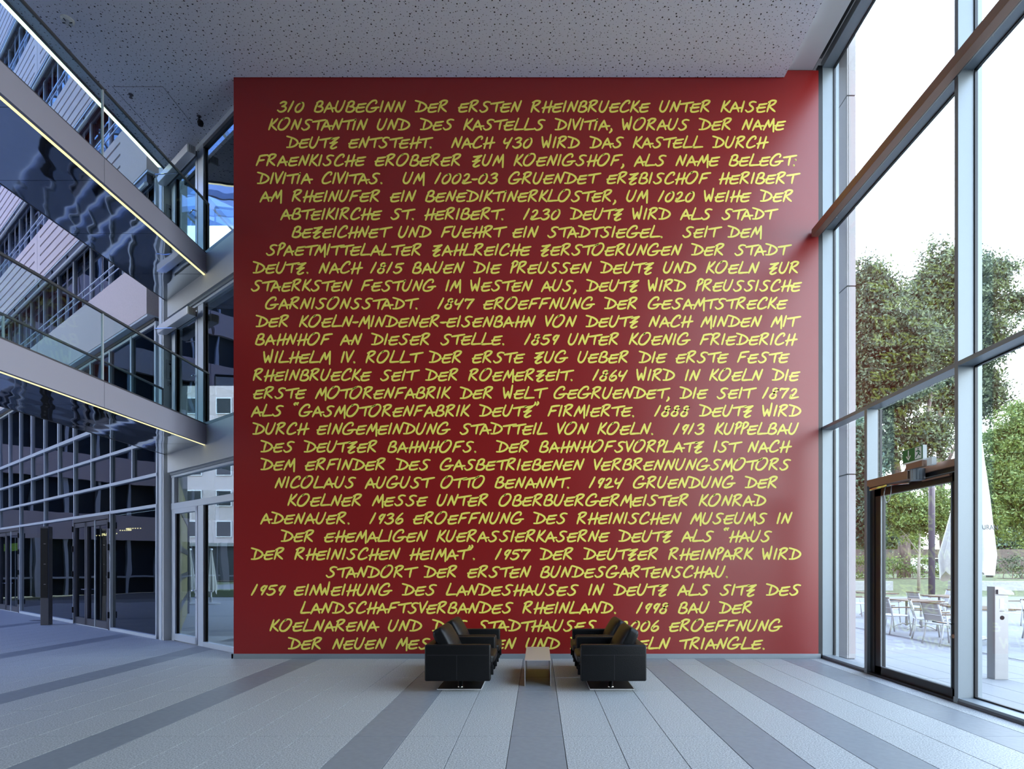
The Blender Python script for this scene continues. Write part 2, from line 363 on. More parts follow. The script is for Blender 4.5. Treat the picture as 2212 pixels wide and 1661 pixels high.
def ribbon(b, pts, hw, y, ox, oz, sx_, sz_):
    n = len(pts); L = []; Rr = []
    for i, p in enumerate(pts):
        a = pts[max(i - 1, 0)]; c = pts[min(i + 1, n - 1)]; dx, dy = c[0] - a[0], c[1] - a[1]; l = math.hypot(dx, dy) or 1
        nx, ny = -dy / l, dx / l; u = i / (n - 1); wv = hw * (.82 + .28 * math.sin(math.pi * u) + .06 * math.sin(9 * u + p[0]))
        L.append((p[0] + nx * wv, p[1] + ny * wv)); Rr.append((p[0] - nx * wv, p[1] - ny * wv))
    def cap(p, l, r):       # half-round end through l .. r
        a0 = math.atan2(l[1] - p[1], l[0] - p[0]); rad = math.hypot(l[0] - p[0], l[1] - p[1])
        return [(p[0] + rad * math.cos(a0 + t), p[1] + rad * math.sin(a0 + t)) for t in (math.pi * .25, math.pi * .5, math.pi * .75)]
    st = cap(pts[0], L[0], Rr[0]); en = cap(pts[-1], Rr[-1], L[-1])
    P = L + Rr + st + en; vs_ = [(ox + q[0] * sx_, y, oz + q[1] * sz_) for q in P]
    fs = [(i, i + 1, n + i + 1, n + i) for i in range(n - 1)]
    fs.append((0, n, 2 * n + 2, 2 * n + 1, 2 * n)); fs.append((n + n - 1, n - 1, 2 * n + 5, 2 * n + 4, 2 * n + 3))
    b.add(vs_, fs)
U = 1 / 3.626 / SW
for li, (txt, px0, px1) in enumerate(LINES):
    cur = 0; items = []; lo, hi = 1e9, -1e9; rr = random.Random(li)
    for i, ch in enumerate(txt):
        adv, st = G[ch]
        if ch == 'T' and i + 1 < len(txt) and txt[i + 1] in 'AO': adv -= 6
        for s_ in st:
            for p in s_: lo = min(lo, cur + p[0]); hi = max(hi, cur + p[0])
        items.append((cur, st)); cur += adv
    lo -= 7; hi += 7
    X0 = (px0 - 1163) / SW; X1 = (px1 - 1163) / SW; sxx = (X1 - X0) / (hi - lo)
    ybase = 241.9 + li * 38.65; Z0 = H + (1219 - ybase) / SW
    b = MB()
    for cx, st in items:
        jy = rr.uniform(-1.5, 1.5)
        for q, s_ in enumerate(st):
            big = 7.3
            ribbon(b, crom(s_), big, -.002 - .0003 * q, X0 + (cx - lo) * sxx, Z0 + jy * U, sxx, U)
    b.obj('text_line', 'yellow_paint', wall, loc=(0, WY, 0))

# ================================================================== CEILING
CZ = 10.17
c_ = MB(); c_.box(-8.03, 4.30, -8, WY - .012, CZ, CZ + .15)
c_.prism([(-8.03, WY - .012), (-5.34, WY - .012), (-5.34, 10.80), (-8.03, 13.0)], CZ, CZ + .15, 'z')
ceil_o = c_.obj('ceiling', 'perforated_board', kind='structure')
B(4.30, 4.81, -8, WY + .02, CZ + .15, CZ + .3).obj('ceiling_strip', 'white_paint', ceil_o)
B(-8.03, 4.9, -8, WY + .4, CZ + .301, CZ + .5).obj('ceiling_slab', 'black', ceil_o)
B(4.81, 4.99, -8, WY + .05, CZ + .38, CZ + .5).obj('blind_recess', 'black_frame', ceil_o)
for i in range(5): B(-7.86 + i * 0, -7.86 + .004, -8, 9 + i, CZ - .001, CZ) if False else None
B(-8.06, -8.03, -8, 12.95, CZ - .03, CZ + .17).obj('edge_profile', 'dark_frame', ceil_o)
B(-8.16, -8.06, -8, 12.75, CZ - .005, CZ + .03).obj('light_strip', 'led_cool', ceil_o)
# inspection hatch frame
hb = MB()
for (a, b_, c, d) in ((-7.6, -7.595, 10.6, 11.9), (-6.7, -6.695, 10.6, 11.5)): hb.box(a, b_, c, d, CZ - .003, CZ)
hb.box(-7.6, -6.7, 10.6, 10.605, CZ - .003, CZ); hb.obj('hatch_joint', 'joint', ceil_o)
# storeys above the hall ceiling (side towards the atrium) and enclosing walls out of view
B(-8.03, -7.8, -8, 12.9, CZ + .17, 23.2).obj('wall_upper', 'panel_concrete', kind='structure')
B(-40, 5.4, -8.3, -8, 0, 23.2).obj('wall_rear', 'interior_dark', kind='structure')
B(-8, 5.4, -8, 10.9, 10.7, 10.9).obj('roof_slab', 'concrete', kind='structure')
# glass roof over the atrium: rafters, light-tinting pane and light-blocking deck
rf = empty('skylight_roof', (0, 0, 23.3), kind='structure')
B(-40, -7.8, 5, 38, 0, .02).obj('roof_pane', 'roof_glass', rf); B(-40, -7.8, -8.3, 5, 0, .2).obj('roof_deck', 'concrete', rf)  # pane added to tint the daylight, solid deck added to darken the left foreground
for i in range(17): linked('rafter', tile_mesh.setdefault('raf', B(-.08, .08, -23, 23, -.35, 0).mesh('rafter', 'facade_aluminium')), rf, (-39 + i * 1.95, 15, 0))
for i in range(8): linked('purlin', tile_mesh.setdefault('pur', B(-16, 16, -.06, .06, -.2, 0).mesh('purlin', 'facade_aluminium')), rf, (-24, -6 + i * 5.6, -.02))
# smoke detector and sprinkler heads
sd = empty('smoke_detector', (-7.37, 9.3, CZ), label='round white smoke detector on perforated ceiling at top left', cat='detector')
MB().lathe([(.095, 0), (.095, -.02), (.07, -.045), (.02, -.05)]).obj('housing', 'white_paint', sd, smooth=False)
for a in range(4): MB().box(.03, .075, -.006, .006, -.052, -.03).obj('slot', 'black', sd, rot=(0, 0, a * R(90)))
def sprinkler(loc, label, arm=0):
    o = empty('sprinkler_head', loc, label=label, cat='sprinkler')
    MB().lathe([(.04, 0), (.04, -.008), (.012, -.012), (.012, -.05), (.03, -.055), (.03, -.06)]).obj('nozzle', 'dark_frame', o)
    if arm:
        MB().tube([(0, 0, 0), (0, 0, -.12), (.05, -.05, -.16)], .014).obj('bracket', 'black', o)
        MB().lathe([(.045, -.14), (.055, -.17), (.045, -.22), (.02, -.23)], (.06, -.06)).obj('lens', 'black', o)
sprinkler((-7.39, 10.78, CZ), 'tiny dark sprinkler head on the perforated ceiling left of the red wall')
sprinkler((-6.45, 11.3, CZ), 'small black spotlight hanging by ceiling corner near the red wall', 1)

# ================================================================== RIGHT CURTAIN WALL
XC = 4.98; XG = 5.17
cw = empty('window_1', (XC, 0, 0), kind='structure')
MUL = [10.42, 7.054, 3.72, .39]
mul_me = B(0, .19, 0, .063, 0, 10.5).mesh('mullion', 'aluminium', bevel=.003, seg=1)
for y in MUL: linked('mullion', mul_me, cw, (0, y, 0))
cap_me = B(.23, .29, .005, .058, 0, 10.5).mesh('outer_cap', 'aluminium')
gask = B(.19, .23, .012, .05, 0, 10.5).mesh('gasket', 'black_frame')
for y in MUL: linked('outer_cap', cap_me, cw, (0, y, 0)); linked('gasket', gask, cw, (0, y, 0))
B(-.075, 0, 10.425, 10.5, 0, 10.4).obj('gasket', 'black_frame', cw)
for i in range(len(MUL) - 1):
    ya = (MUL[i + 1] + .063) if i + 1 < len(MUL) else .385; yb = MUL[i]
    for (z0, z1) in ((4.005, 4.06), (7.52, 7.575), (10.36, 10.5)):
        B(0, .19, ya, yb, z0, z1).obj('transom', 'aluminium', cw)
    if i > 0: B(0, .19, ya, yb, 0, .062).obj('sill', 'aluminium', cw)
    segs = [(.062, 4.005), (4.06, 7.52), (7.575, 10.36)]
    for (z0, z1) in segs:
        if i == 0 and z0 < 1: continue
        B(.205, .215, ya, yb, z0, z1).obj('pane', 'clear_glass', cw)
        fr = MB()
        for zz in (z0, z1 - .018): fr.box(.19, .225, ya, yb, zz, zz + .018)
        fr.box(.19, .225, ya, ya + .016, z0, z1); fr.box(.19, .225, yb - .016, yb, z0, z1)
        fr.obj('pane_gasket', 'black_frame', cw)
# first bay: narrow fixed light + exit door
B(0, .165, 9.01, 9.085, 0, 4.005).obj('door_post', 'aluminium', cw, bevel=.003, seg=1)
B(-.006, .17, 9.0, 9.095, 0, .07).obj('post_shoe', 'aluminium', cw)
B(-.006, .03, 7.045, 7.125, 0, .07).obj('post_shoe', 'aluminium', cw)
B(0, .19, 9.085, 10.42, 0, .062).obj('sill', 'aluminium', cw)
B(-.01, .0, 9.085, 10.42, 0, .03).obj('sill_trim', 'dark_frame', cw)
B(-.01, .0, .39, 7.05, 0, .03).obj('sill_trim', 'dark_frame', cw)
B(.205, .215, 9.085, 10.42, .062, 4.005).obj('pane', 'clear_glass', cw)
B(.205, .215, 7.117, 9.01, 2.92, 4.005).obj('pane', 'clear_glass', cw)
g_ = MB(); g_.box(.19, .225, 9.085, 9.1, .062, 4.0).box(.19, .225, 10.4, 10.42, .062, 4.0).box(.19, .225, 9.0, 9.015, 2.92, 4.0).box(.19, .225, 7.11, 7.125, 2.92, 4.0).obj('pane_gasket', 'black_frame', cw)
B(-.02, .24, .4, 10.42, -.1, -.003).obj('threshold', 'concrete', cw)
B(4.9, 5.3, -8, .38, 0, 10.6).obj('wall_right', 'concrete', kind='structure')  # unseen solid wall, added to cut daylight on the foreground
# inner curtain rail beam running the length of the glazing
t1 = B(4.76, 4.88, .4, 10.36, 7.355, 7.485).obj('trim_1', 'brown_bronze', kind='structure', bevel=.004, seg=1)
MB().tube([(4.925, .4, 7.44), (4.925, 10.36, 7.44)], .035, 12).obj('blind_roller', 'black_frame', t1)
for y in (9.9, 6.5, 3.1): B(4.88, 4.98, y, y + .03, 7.42, 7.46).obj('bracket', 'aluminium', t1)
# exit door
dr = empty('door_1', (5.03, 7.117, 0), kind='structure')
B(-.055, .14, 0, 1.893, 0, .028).obj('door_sill', 'black_frame', dr)
b = MB().box(0, .09, 1.78, 1.893, 0, 2.92).box(0, .09, 0, .03, 0, 2.92).box(0, .09, 0, 1.893, 2.78, 2.92); b.obj('door_frame', 'black_frame', dr)
B(-.05, .09, 0, 1.893, 2.83, 2.92).obj('head_cover', 'brown_bronze', dr)
leaf = MB().box(.01, .08, 1.63, 1.78, .03, 2.77).box(.01, .08, .03, .12, .03, 2.77).box(.01, .08, .03, 1.78, .03, .14).box(.01, .08, .03, 1.78, 2.66, 2.77)
leaf.obj('door_leaf', 'black_frame', dr)
b = MB().box(.0, .012, 1.612, 1.63, .14, 2.66).box(.0, .012, .12, .136, .14, 2.66).box(.0, .012, .12, 1.63, .14, .152).box(.0, .012, .12, 1.63, 2.648, 2.66); b.obj('glazing_bead', 'aluminium', dr)
B(.04, .05, .12, 1.63, .14, 2.66).obj('pane', 'clear_glass', dr)
h_ = MB().tube([(-.055, .05, .93), (-.055, .38, .93)], .011).tube([(0, .075, .93), (-.055, .075, .93)], .012); h_.obj('handle', 'chrome', dr, smooth=True)
MB().tube([(.012, .075, .78), (-.012, .075, .78)], .026, 14).obj('lock', 'brown_bronze', dr)
MB().tube([(-.03, .1, 2.74), (-.03, .62, 2.74)], .013).obj('closer_rail', 'brown_bronze', dr)
# door operator with cylindrical cap, arm and cable
op = empty('door_operator', (4.98, 7.65, 2.77), label='brown box-shaped automatic door operator above the right exit door', cat='door operator')
B(-.14, 0, .15, 1.06, 0, .115).obj('housing', 'brown_bronze', op, bevel=.004, seg=1)
MB().lathe([(.085, -.03), (.085, .118)], (-.055, .07), 32, fold=.03, nf=16).obj('end_cap', 'aluminium', op)
MB().tube([(-.10, 1.05, -.025), (-.10, .55, -.02), (-.02, .30, -.03)], .012).obj('arm', 'chrome', op)
MB().tube([(-.12, 1.05, -.03), (-.12, .62, -.02)], .018).obj('slide_rail', 'chrome', op)
MB().tube(crom([(0, 0), (1, 0)]) and [(-.01, .86, 0), (-.02, .88, -.12), (-.01, .84, -.24), (0, .79, -.22), (.01, .76, -.1), (.01, .75, 0)], .006).obj('cable', 'sign_white', op, smooth=True)
# emergency exit sign
sg = empty('exit_sign', (4.84, 7.45, 2.885), label='green exit sign with white arrow and running figure above right door', cat='sign')
B(-.02, .06, 0, .33, 0, .075).obj('mounting_box', 'brown_bronze', sg, loc=(0, .02, 0))
B(-.02, .03, 0, .41, .075, .265).obj('lamp_body', 'sign_white', sg)
B(.03, .09, -.09, .0, .0, .10).obj('side_box', 'sign_white', sg)
B(-.024, -.02, .004, .406, .095, .262).obj('sign_face', 'sign_green', sg)
b = MB().box(-.026, -.024, .02, .15, .105, .252); b.obj('white_field', 'sign_white', sg)
# arrow (local: +y is to the left as seen)
b = MB().add([(-.026, y, z) for y, z in ((.295, .245), (.275, .245), (.275, .16), (.295, .16))], [(0, 1, 2, 3)])
b.add([(-.026, y, z) for y, z in ((.285, .112), (.335, .165), (.325, .18), (.285, .142), (.245, .18), (.235, .165))], [(0, 1, 2, 3), (0, 3, 4, 5)])
b.obj('arrow', 'sign_white', sg)
b = MB(); b.tube([(-.027, .085, .232), (-.028, .085, .2321)], .012, 10)
for p, q in (((.085, .215), (.075, .175)), ((.083, .212), (.115, .2)), ((.115, .2), (.125, .21)), ((.083, .212), (.055, .195)), ((.055, .195), (.045, .175)), ((.075, .175), (.105, .15)), ((.105, .15), (.13, .125)), ((.075, .175), (.055, .15)), ((.055, .15), (.035, .145))):
    b.tube([(-.0275, p[0], p[1]), (-.0275, q[0], q[1])], .006, 6)
b.obj('running_figure', 'sign_green', sg)

# ================================================================== LEFT FACADE (oblique)
UA = math.atan2(.6084, -.7936)
wl = empty('wall_left', (-8.43, 13.17, 0), UA, kind='structure')      # local x runs away along the facade, local y faces the hall
Mo = 1.44; NM = 17
def glazed(z0, z1, xs, name='pane', m='facade_glass', parent=wl, y=-.03):
    for a, b_ in zip(xs[:-1], xs[1:]): B(a + .03, b_ - .03, y, y + .01, z0 + .025, z1 - .025).obj(name, m, parent)
ev = [i * Mo for i in range(NM + 1)]; ev2 = [i * Mo for i in range(0, NM + 1, 2)]
for z0, z1 in ((2.95, 3.64), (3.64, 4.40), (4.40, 5.15)):
    xs = ev2 if z0 < 3 else ev
    glazed(z0, z1, xs)
    for x in xs: B(x - .03, x + .03, -.05, .03, z0, z1).obj('mullion', 'facade_aluminium', wl)
for z in (2.95, 3.64, 4.40, 5.15): B(-.03, NM * Mo, -.06, .04, z - .035, z + .035).obj('transom', 'facade_aluminium', wl)
B(-.03, NM * Mo, -.06, .04, 0, .07).obj('sill', 'facade_aluminium', wl)
doors = (2, 8)
for i in range(0, NM, 2):
    x0, x1 = i * Mo, min(i + 2, NM) * Mo
    B(x0 - .03, x0 + .03, -.05, .04, 0, 2.95).obj('mullion', 'facade_aluminium', wl)
    if i in doors: continue
    B(x0 + .03, x1 - .03, -.03, -.02, .07, 2.92).obj('pane', 'facade_glass', wl)
for n_, i in enumerate(doors):
    d = empty('door_%d' % (n_ + 2), (i * Mo, 0, 0), 0, kind='structure'); d.parent = wl
    W2 = 2 * Mo
    b = MB().box(.03, .09, -.05, .05, 0, 2.9).box(W2 - .09, W2 - .03, -.05, .05, 0, 2.9).box(.03, W2 - .03, -.05, .05, 2.8, 2.91); b.obj('door_frame', 'dark_frame', d)
    for a0, a1, hy in ((.10, 1.78, 1.66), (1.80, W2 - .10, 1.92)):
        lf = MB().box(a0, a0 + .1, -.04, .045, .02, 2.78).box(a1 - .1, a1, -.04, .045, .02, 2.78).box(a0, a1, -.04, .045, .02, .2).box(a0, a1, -.04, .045, 2.66, 2.78)
        lf.obj('door_leaf', 'dark_frame', d); B(a0 + .1, a1 - .1, -.01, 0, .2, 2.66).obj('pane', 'facade_glass', d)
        MB().tube([(hy, .045, .98), (hy, .11, .98), (hy + (.12 if hy < 1.8 else -.12), .11, .98)], .011).obj('handle', 'chrome', d)
    B(1.0, 1.03, .045, .07, .03, 2.8).obj('guide_post', 'facade_aluminium', d)
    for z in (.3, 1.3, 2.0, 2.55): B(.0, .05, .045, .075, z, z + .16).obj('hinge', 'black', d); B(W2 - .05, W2, .045, .075, z, z + .16).obj('hinge', 'black', d)
# window storeys and panel bands
BANDS = [(7.2, 8.5, 0), (10.4, 11.9, 1), (13.62, 15.12, 1), (16.86, 18.36, 1), (20.1, 21.6, 1)]
WINS = [(5.185, 7.2, 0), (8.5, 10.4, 1), (11.9, 13.62, 1), (15.12, 16.86, 1), (18.36, 20.1, 1), (21.6, 23.3, 0)]
PX = [.17 + 8.55 * i for i in range(4)]; PX = [.17, 8.8, 17.4, NM * Mo]
for (z0, z1, sl) in BANDS:
    for a, b_ in zip(PX[:-1], PX[1:]):
        p = MB()
        if not sl: p.box(a + .01, b_ - .01, -.1, .16, z0, z1)
        else:
            p.box(a + .01, b_ - .01, -.1, .10, z0, z1)
            L0 = a + (1.6 if a < 1 else .3); L1 = b_ - .3
            p.box(a + .01, L0, .10, .16, z0, z1); p.box(L1, b_ - .01, .10, .16, z0, z1)
            zs = [z0 + .12 + .28 * k for k in range(5)]
            prev = z0
            for zz in zs: p.box(L0, L1, .10, .16, prev, zz); prev = zz + .055
            p.box(L0, L1, .10, .16, prev, z1)
        p.obj('concrete_panel', 'panel_concrete', wl)
    B(.17, NM * Mo, -.12, .15, z0 - .05, z0).obj('drip_edge', 'facade_aluminium', wl)
    B(.12, NM * Mo, -.1, .02, z0 - .12, z0 - .05).obj('shadow_gap', 'joint', wl)
wm = {}
def part_mesh(key, fn):
    if key not in wm: wm[key] = fn()
    return wm[key]
for (z0, z1, kind) in WINS:
    h = z1 - z0 - .12
    for i in range(NM):
        x = i * Mo + .17
        me = part_mesh(('f', round(h, 2)), lambda: MB().box(-.045, .045, -.1, 0, 0, h).box(.045, Mo - .045, -.09, -.01, 0, .06).box(.045, Mo - .045, -.09, -.01, h - .06, h).mesh('window_frame', 'facade_aluminium'))
        linked('window_frame', me, wl, (x, 0, z0))
        me = part_mesh(('p', round(h, 2)), lambda: B(.045, Mo - .045, -.055, -.045, .06, h - .06).mesh('pane', 'facade_glass'))
        linked('pane', me, wl, (x, 0, z0))
        if kind:
            me = part_mesh('bb', lambda: MB().box(.08, Mo - .1, .03, .13, -.2, 0).mesh('blind_box', 'dark_frame'))
            linked('blind_box', me, wl, (x, 0, z1 - .06))
            me = part_mesh(('c', round(h, 2)), lambda: MB().box(.20, .208, .06, .068, 0, h - .2).box(.29, .298, .06, .068, 0, h - .2).box(1.12, 1.128, .06, .068, 0, h - .2).box(1.2, 1.208, .06, .068, 0, h - .2).mesh('guide_cable', 'white_metal'))
            linked('guide_cable', me, wl, (x, 0, z0))
            me = part_mesh('rt', lambda: MB().tube([(0, .17, 0), (Mo, .17, 0)], .045, 8).mesh('blind_roller', 'facade_aluminium'))
            linked('blind_roller', me, wl, (x, 0, z1 - .33))
            me = part_mesh('rl', lambda: MB().box(0, Mo, .15, .175, .36, .385).box(0, Mo, .15, .17, .2, .22).box(.0, .02, .13, .17, -.02, .385).mesh('safety_rail', 'facade_aluminium'))
            linked('safety_rail', me, wl, (x, 0, z0))
        elif i % 3 == 1 and z0 < 6:
            cm = part_mesh('cur', lambda: MB().prism([(.1, 0), (.45, 0), (.75, 1.8), (.1, 1.8)], -.5, -.45).mesh('curtain', 'curtain'))
            linked('curtain', cm, wl, (x, 0, z0))
# rooms behind the facade; the side wall of this wing runs off obliquely
def room(y, z0, z1, m): B(-y * 2.05, NM * Mo, y - .1, y, z0, z1).obj('room_wall', m, wl)
def slab(y, z0, z1, name, m): MB().prism([(.1, -.12), (NM * Mo, -.12), (NM * Mo, y), (-y * 2.05, y)], z0, z1, 'z').obj(name, m, wl)
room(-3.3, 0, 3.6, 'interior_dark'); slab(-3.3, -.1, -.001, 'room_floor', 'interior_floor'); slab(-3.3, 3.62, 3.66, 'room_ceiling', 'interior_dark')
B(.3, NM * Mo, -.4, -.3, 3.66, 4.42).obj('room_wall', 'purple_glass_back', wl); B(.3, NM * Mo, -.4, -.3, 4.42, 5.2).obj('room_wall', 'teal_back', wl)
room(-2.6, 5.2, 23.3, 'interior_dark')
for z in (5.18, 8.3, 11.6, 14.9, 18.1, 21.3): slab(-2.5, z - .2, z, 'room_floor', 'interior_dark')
ob = MB().prism([(-8.22, 13.35), (-8.06, 13.28), (-11.75, 19.9), (-11.95, 19.8)], 0, 3.62, 'z').obj('wall_side', 'olive', kind='structure')
MB().prism([(-8.22, 13.35), (-8.06, 13.28), (-11.75, 19.9), (-11.95, 19.8)], 3.63, 23.2, 'z').obj('upper_part', 'interior_dark', ob)
for z in (.55, 1.25, 1.95, 2.9): MB().prism([(-8.05, 13.29), (-8.04, 13.29), (-11.73, 19.9), (-11.74, 19.9)], z, z + .16, 'z').obj('dark_band', 'black_frame', ob)
# far end of the atrium, mirrored in the glass: glazed ground floor, pink bands and window rows
we = empty('wall_end', (NM * Mo, 0, 0), 0, kind='structure'); we.parent = wl
B(.3, .5, -7, 34, 0, 23.2).obj('room_wall', 'interior_dark', we)
for z in range(0, 6):
    for q in range(7): B(0, .3, .1 + q * 4.9, 4.96 + q * 4.9, 3.0 + z * 3.25, 4.4 + z * 3.25).obj('concrete_panel', 'panel_concrete', we)
for q in range(24): B(.1, .28, .1 + q * 1.44, .22 + q * 1.44, 0, 22.5).obj('mullion', 'facade_aluminium', we)
for z in range(7): B(.08, .28, 0, 34, .9 + z * 3.25, 1.0 + z * 3.25).obj('transom', 'facade_aluminium', we)
for q in range(4): B(-.9, -.5, 3 + q * 7.2, 3.4 + q * 7.2, 0, 3.0).obj('column', 'white_paint', we)

# planters standing in for glass reflections, and warm lamps inside the ground floor room
def facade_pt(t, d): return (-8.43 - .7936 * t - .6084 * d, 13.17 + .6084 * t - .7936 * d)
for n_, t in enumerate((14.6, 16.9, 19.4)):
    p = facade_pt(t, -2.0)
    o = empty('planter', (*p, 0), UA, label=['dark planter with yellow flowers behind glass beside the double door', 'dark planter with yellow flowers behind glass next to the black pillar', 'dark planter with yellow flowers behind the glass, leftmost one'][n_], cat='planter', group='planters behind the left glass front')
    MB().box(-.6, .6, -.22, .22, .12, .62).obj('trough', 'black_frame', o, bevel=.01, seg=1)
    for sx_ in (-.5, .5): B(sx_ - .05, sx_ + .05, -.15, .15, 0, .12).obj('foot', 'facade_aluminium', o)
    rr = np.random.RandomState(n_); b = MB()
    for _ in range(160):
        c = Vector((rr.uniform(-.45, .45), rr.uniform(-.15, .15), .62 + abs(rr.normal(0, .1)))); s_ = .03
        b.add([c + Vector((-s_, 0, 0)), c + Vector((0, s_, s_)), c + Vector((s_, 0, 0)), c + Vector((0, -s_, -s_))], [(0, 1, 2, 3)])
    tag(b.obj('flowers', 'yellow_petals', o), kind='stuff')
for n_, (t, d, z, n, r_) in enumerate(((7.9, -2.0, 2.8, 26, .5), (10.2, -2.0, 2.7, 18, .6))):
    p = facade_pt(t, d)
    o = empty('pendant_lamp', (*p, z), UA, label=['string of warm bulbs glowing behind the glass right of the double door', 'short string of warm bulbs glowing behind the double door'][n_], cat='lamp', group='bulb strings behind the left glass front')
    bme = MB().lathe([(.001, -.02), (.018, -.01), (.018, .01), (.001, .02)], (0, 0), 6).mesh('bulb', 'bulb')
    for i in range(n): linked('bulb', bme, o, (r_ * 4 * (i / n - .5), .2 * math.sin(math.pi * 2 * i / n), 0))
    MB().tube([(-r_ * 2, .0, .02), (r_ * 2, 0, .02)], .006, 4).obj('cable', 'black', o); MB().tube([(0, 0, .02), (0, 0, 3.62 - z)], .006, 4).obj('rod', 'black', o)
p = facade_pt(22.9, -2)
o = empty('wall_lamp', (*p, 2.3), UA, label='glowing yellow-green lamp panel seen behind the leftmost glass door', cat='lamp')
B(-1.4, 1.4, -.05, .05, 0, .35).obj('glow_panel', 'green_glow', o); B(-1.45, 1.45, -.08, .08, .35, 1.3).obj('lamp_rail', 'dark_frame', o)

# ------------------------------------------------------------------ corner column
wc = empty('column', (-8.13, 12.88, 0), UA, kind='structure')
B(-.02, .24, -.30, 0, 0, 23).obj('column_shaft', 'white_paint', wc, bevel=.004, seg=1)
B(.05, .14, 0.0, .012, 0, 10.2).obj('cover_strip', 'facade_aluminium', wc)
# facade B (lobby front with doors, gallery landings)
UB = math.atan2(.632, -.775)
wb = empty('window_2', (-7.94, 12.97, 0), UB, kind='structure')        # local x = -s going right, y faces hall
E_ = -3.75
def fb(x0, x1, y0, y1, z0, z1, name, m): return B(x0, x1, y0, y1, z0, z1).obj(name, m, wb, bevel=.003, seg=1)
lev = [(0.0, 3.63), (4.37, 6.99), (7.72, 10.17)]
for li, (z0, z1) in enumerate(lev):
    dt = 2.95 if li == 0 else z1 - .12
    fb(-.12, .05, -.04, .05, z0, z1, 'frame_post', 'facade_aluminium')
    fb(-1.62, -1.36, -.05, .05, z0, dt, 'frame_post', 'facade_aluminium') if li == 0 else fb(-1.62, -1.36, -.05, .05, z0, z1, 'frame_post', 'facade_aluminium')
    fb(E_, .05, -.05, .06, z1 - .1, z1, 'head_rail', 'facade_aluminium')
    fb(E_, -1.62, -.05, .05, z0, z0 + .1, 'sill', 'facade_aluminium')
    if li == 0:
        fb(E_, .05, -.05, .06, 2.84, 2.97, 'transom', 'facade_aluminium')
        B(E_, -.1, -.01, 0, 2.97, 3.53).obj('pane', 'lobby_glass', wb)
    B(E_, -1.62, -.01, 0, z0 + .1, (2.84 if li == 0 else z1 - .1)).obj('pane', 'lobby_glass', wb)
    top = 2.84 if li == 0 else (z0 + 2.45 if li == 1 else z1 - .12)
    B(-1.66, -1.62, -.03, .02, z0 + .1, top).obj('glass_gasket', 'black', wb)
    d = empty('door_%d' % (4 + li), (0, 0, z0), 0, kind='structure'); d.parent = wb
    hgt = top - z0
    b = MB().box(-1.36, -1.26, -.04, .06, .02, hgt).box(-.2, -.12, -.04, .06, .02, hgt).box(-1.36, -.12, -.04, .06, .02, .16).box(-1.36, -.12, -.04, .06, hgt - .1, hgt)
    b.obj('door_leaf', 'facade_aluminium', d); B(-1.26, -.2, 0, .01, .16, hgt - .1).obj('pane', 'lobby_glass', d)
    B(-.22, -.2, -.02, .03, .16, hgt - .1).obj('glass_gasket', 'black', d)
    MB().tube([(-1.31, .06, 1.12), (-1.31, .12, 1.12), (-1.16, .12, 1.1)], .012).obj('handle', 'chrome', d, smooth=True)
    MB().tube([(-1.31, .06, .98), (-1.31, .085, .98)], .025, 14).obj('lock', 'chrome', d)
    if li == 1: fb(-1.36, -.1, -.05, .05, top, z1 - .1, 'panel', 'interior_dark')
for (z0, z1) in ((3.63, 4.37), (6.99, 7.72)):
    B(E_, .0, -.3, .14, z0, z1).obj('beam', 'white_paint', wb, bevel=.004, seg=1)
    B(E_, .0, .0, .09, z0 - .05, z0).obj('beam_trim', 'aluminium', wb)
B(E_, -1.7, .08, .14, 4.37, 4.43).obj('beam_trim', 'aluminium', wb); B(E_, -1.7, .08, .14, 7.72, 7.78).obj('beam_trim', 'aluminium', wb)
B(E_, .05, -.05, .05, 10.0, 10.3).obj('head_rail', 'dark_frame', wb)
# rooms behind the upper lobby glass
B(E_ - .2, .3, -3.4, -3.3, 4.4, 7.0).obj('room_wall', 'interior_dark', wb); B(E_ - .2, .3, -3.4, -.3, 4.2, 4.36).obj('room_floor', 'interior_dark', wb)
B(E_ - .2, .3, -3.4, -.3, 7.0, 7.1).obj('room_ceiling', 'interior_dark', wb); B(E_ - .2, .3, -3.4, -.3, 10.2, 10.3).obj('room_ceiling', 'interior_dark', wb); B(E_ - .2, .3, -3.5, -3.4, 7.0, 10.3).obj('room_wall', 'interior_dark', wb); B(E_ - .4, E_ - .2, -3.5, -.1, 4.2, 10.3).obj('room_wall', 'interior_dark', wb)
B(-10.2, -5, 16, 16.15, 6.5, 8.3).obj('wall_behind', 'interior_dark', kind='structure')  # dark wall added to block the bright view through the upper glass
# louvre blades outside the ground floor glass and the canopy above
for i in range(11): B(-3.6, -.45, -2.62, -2.5, 1.55 + i * .27, 1.585 + i * .27).obj('louvre_blade', 'dark_frame', wb)
for x in (-1.5, -3.0): B(x - .05, x + .05, -2.5, -2.4, 0, 4.4).obj('louvre_post', 'dark_frame', wb)
B(-5.5, .2, -5.5, -2.2, 3.75, 4.1).obj('canopy', 'concrete', wb)

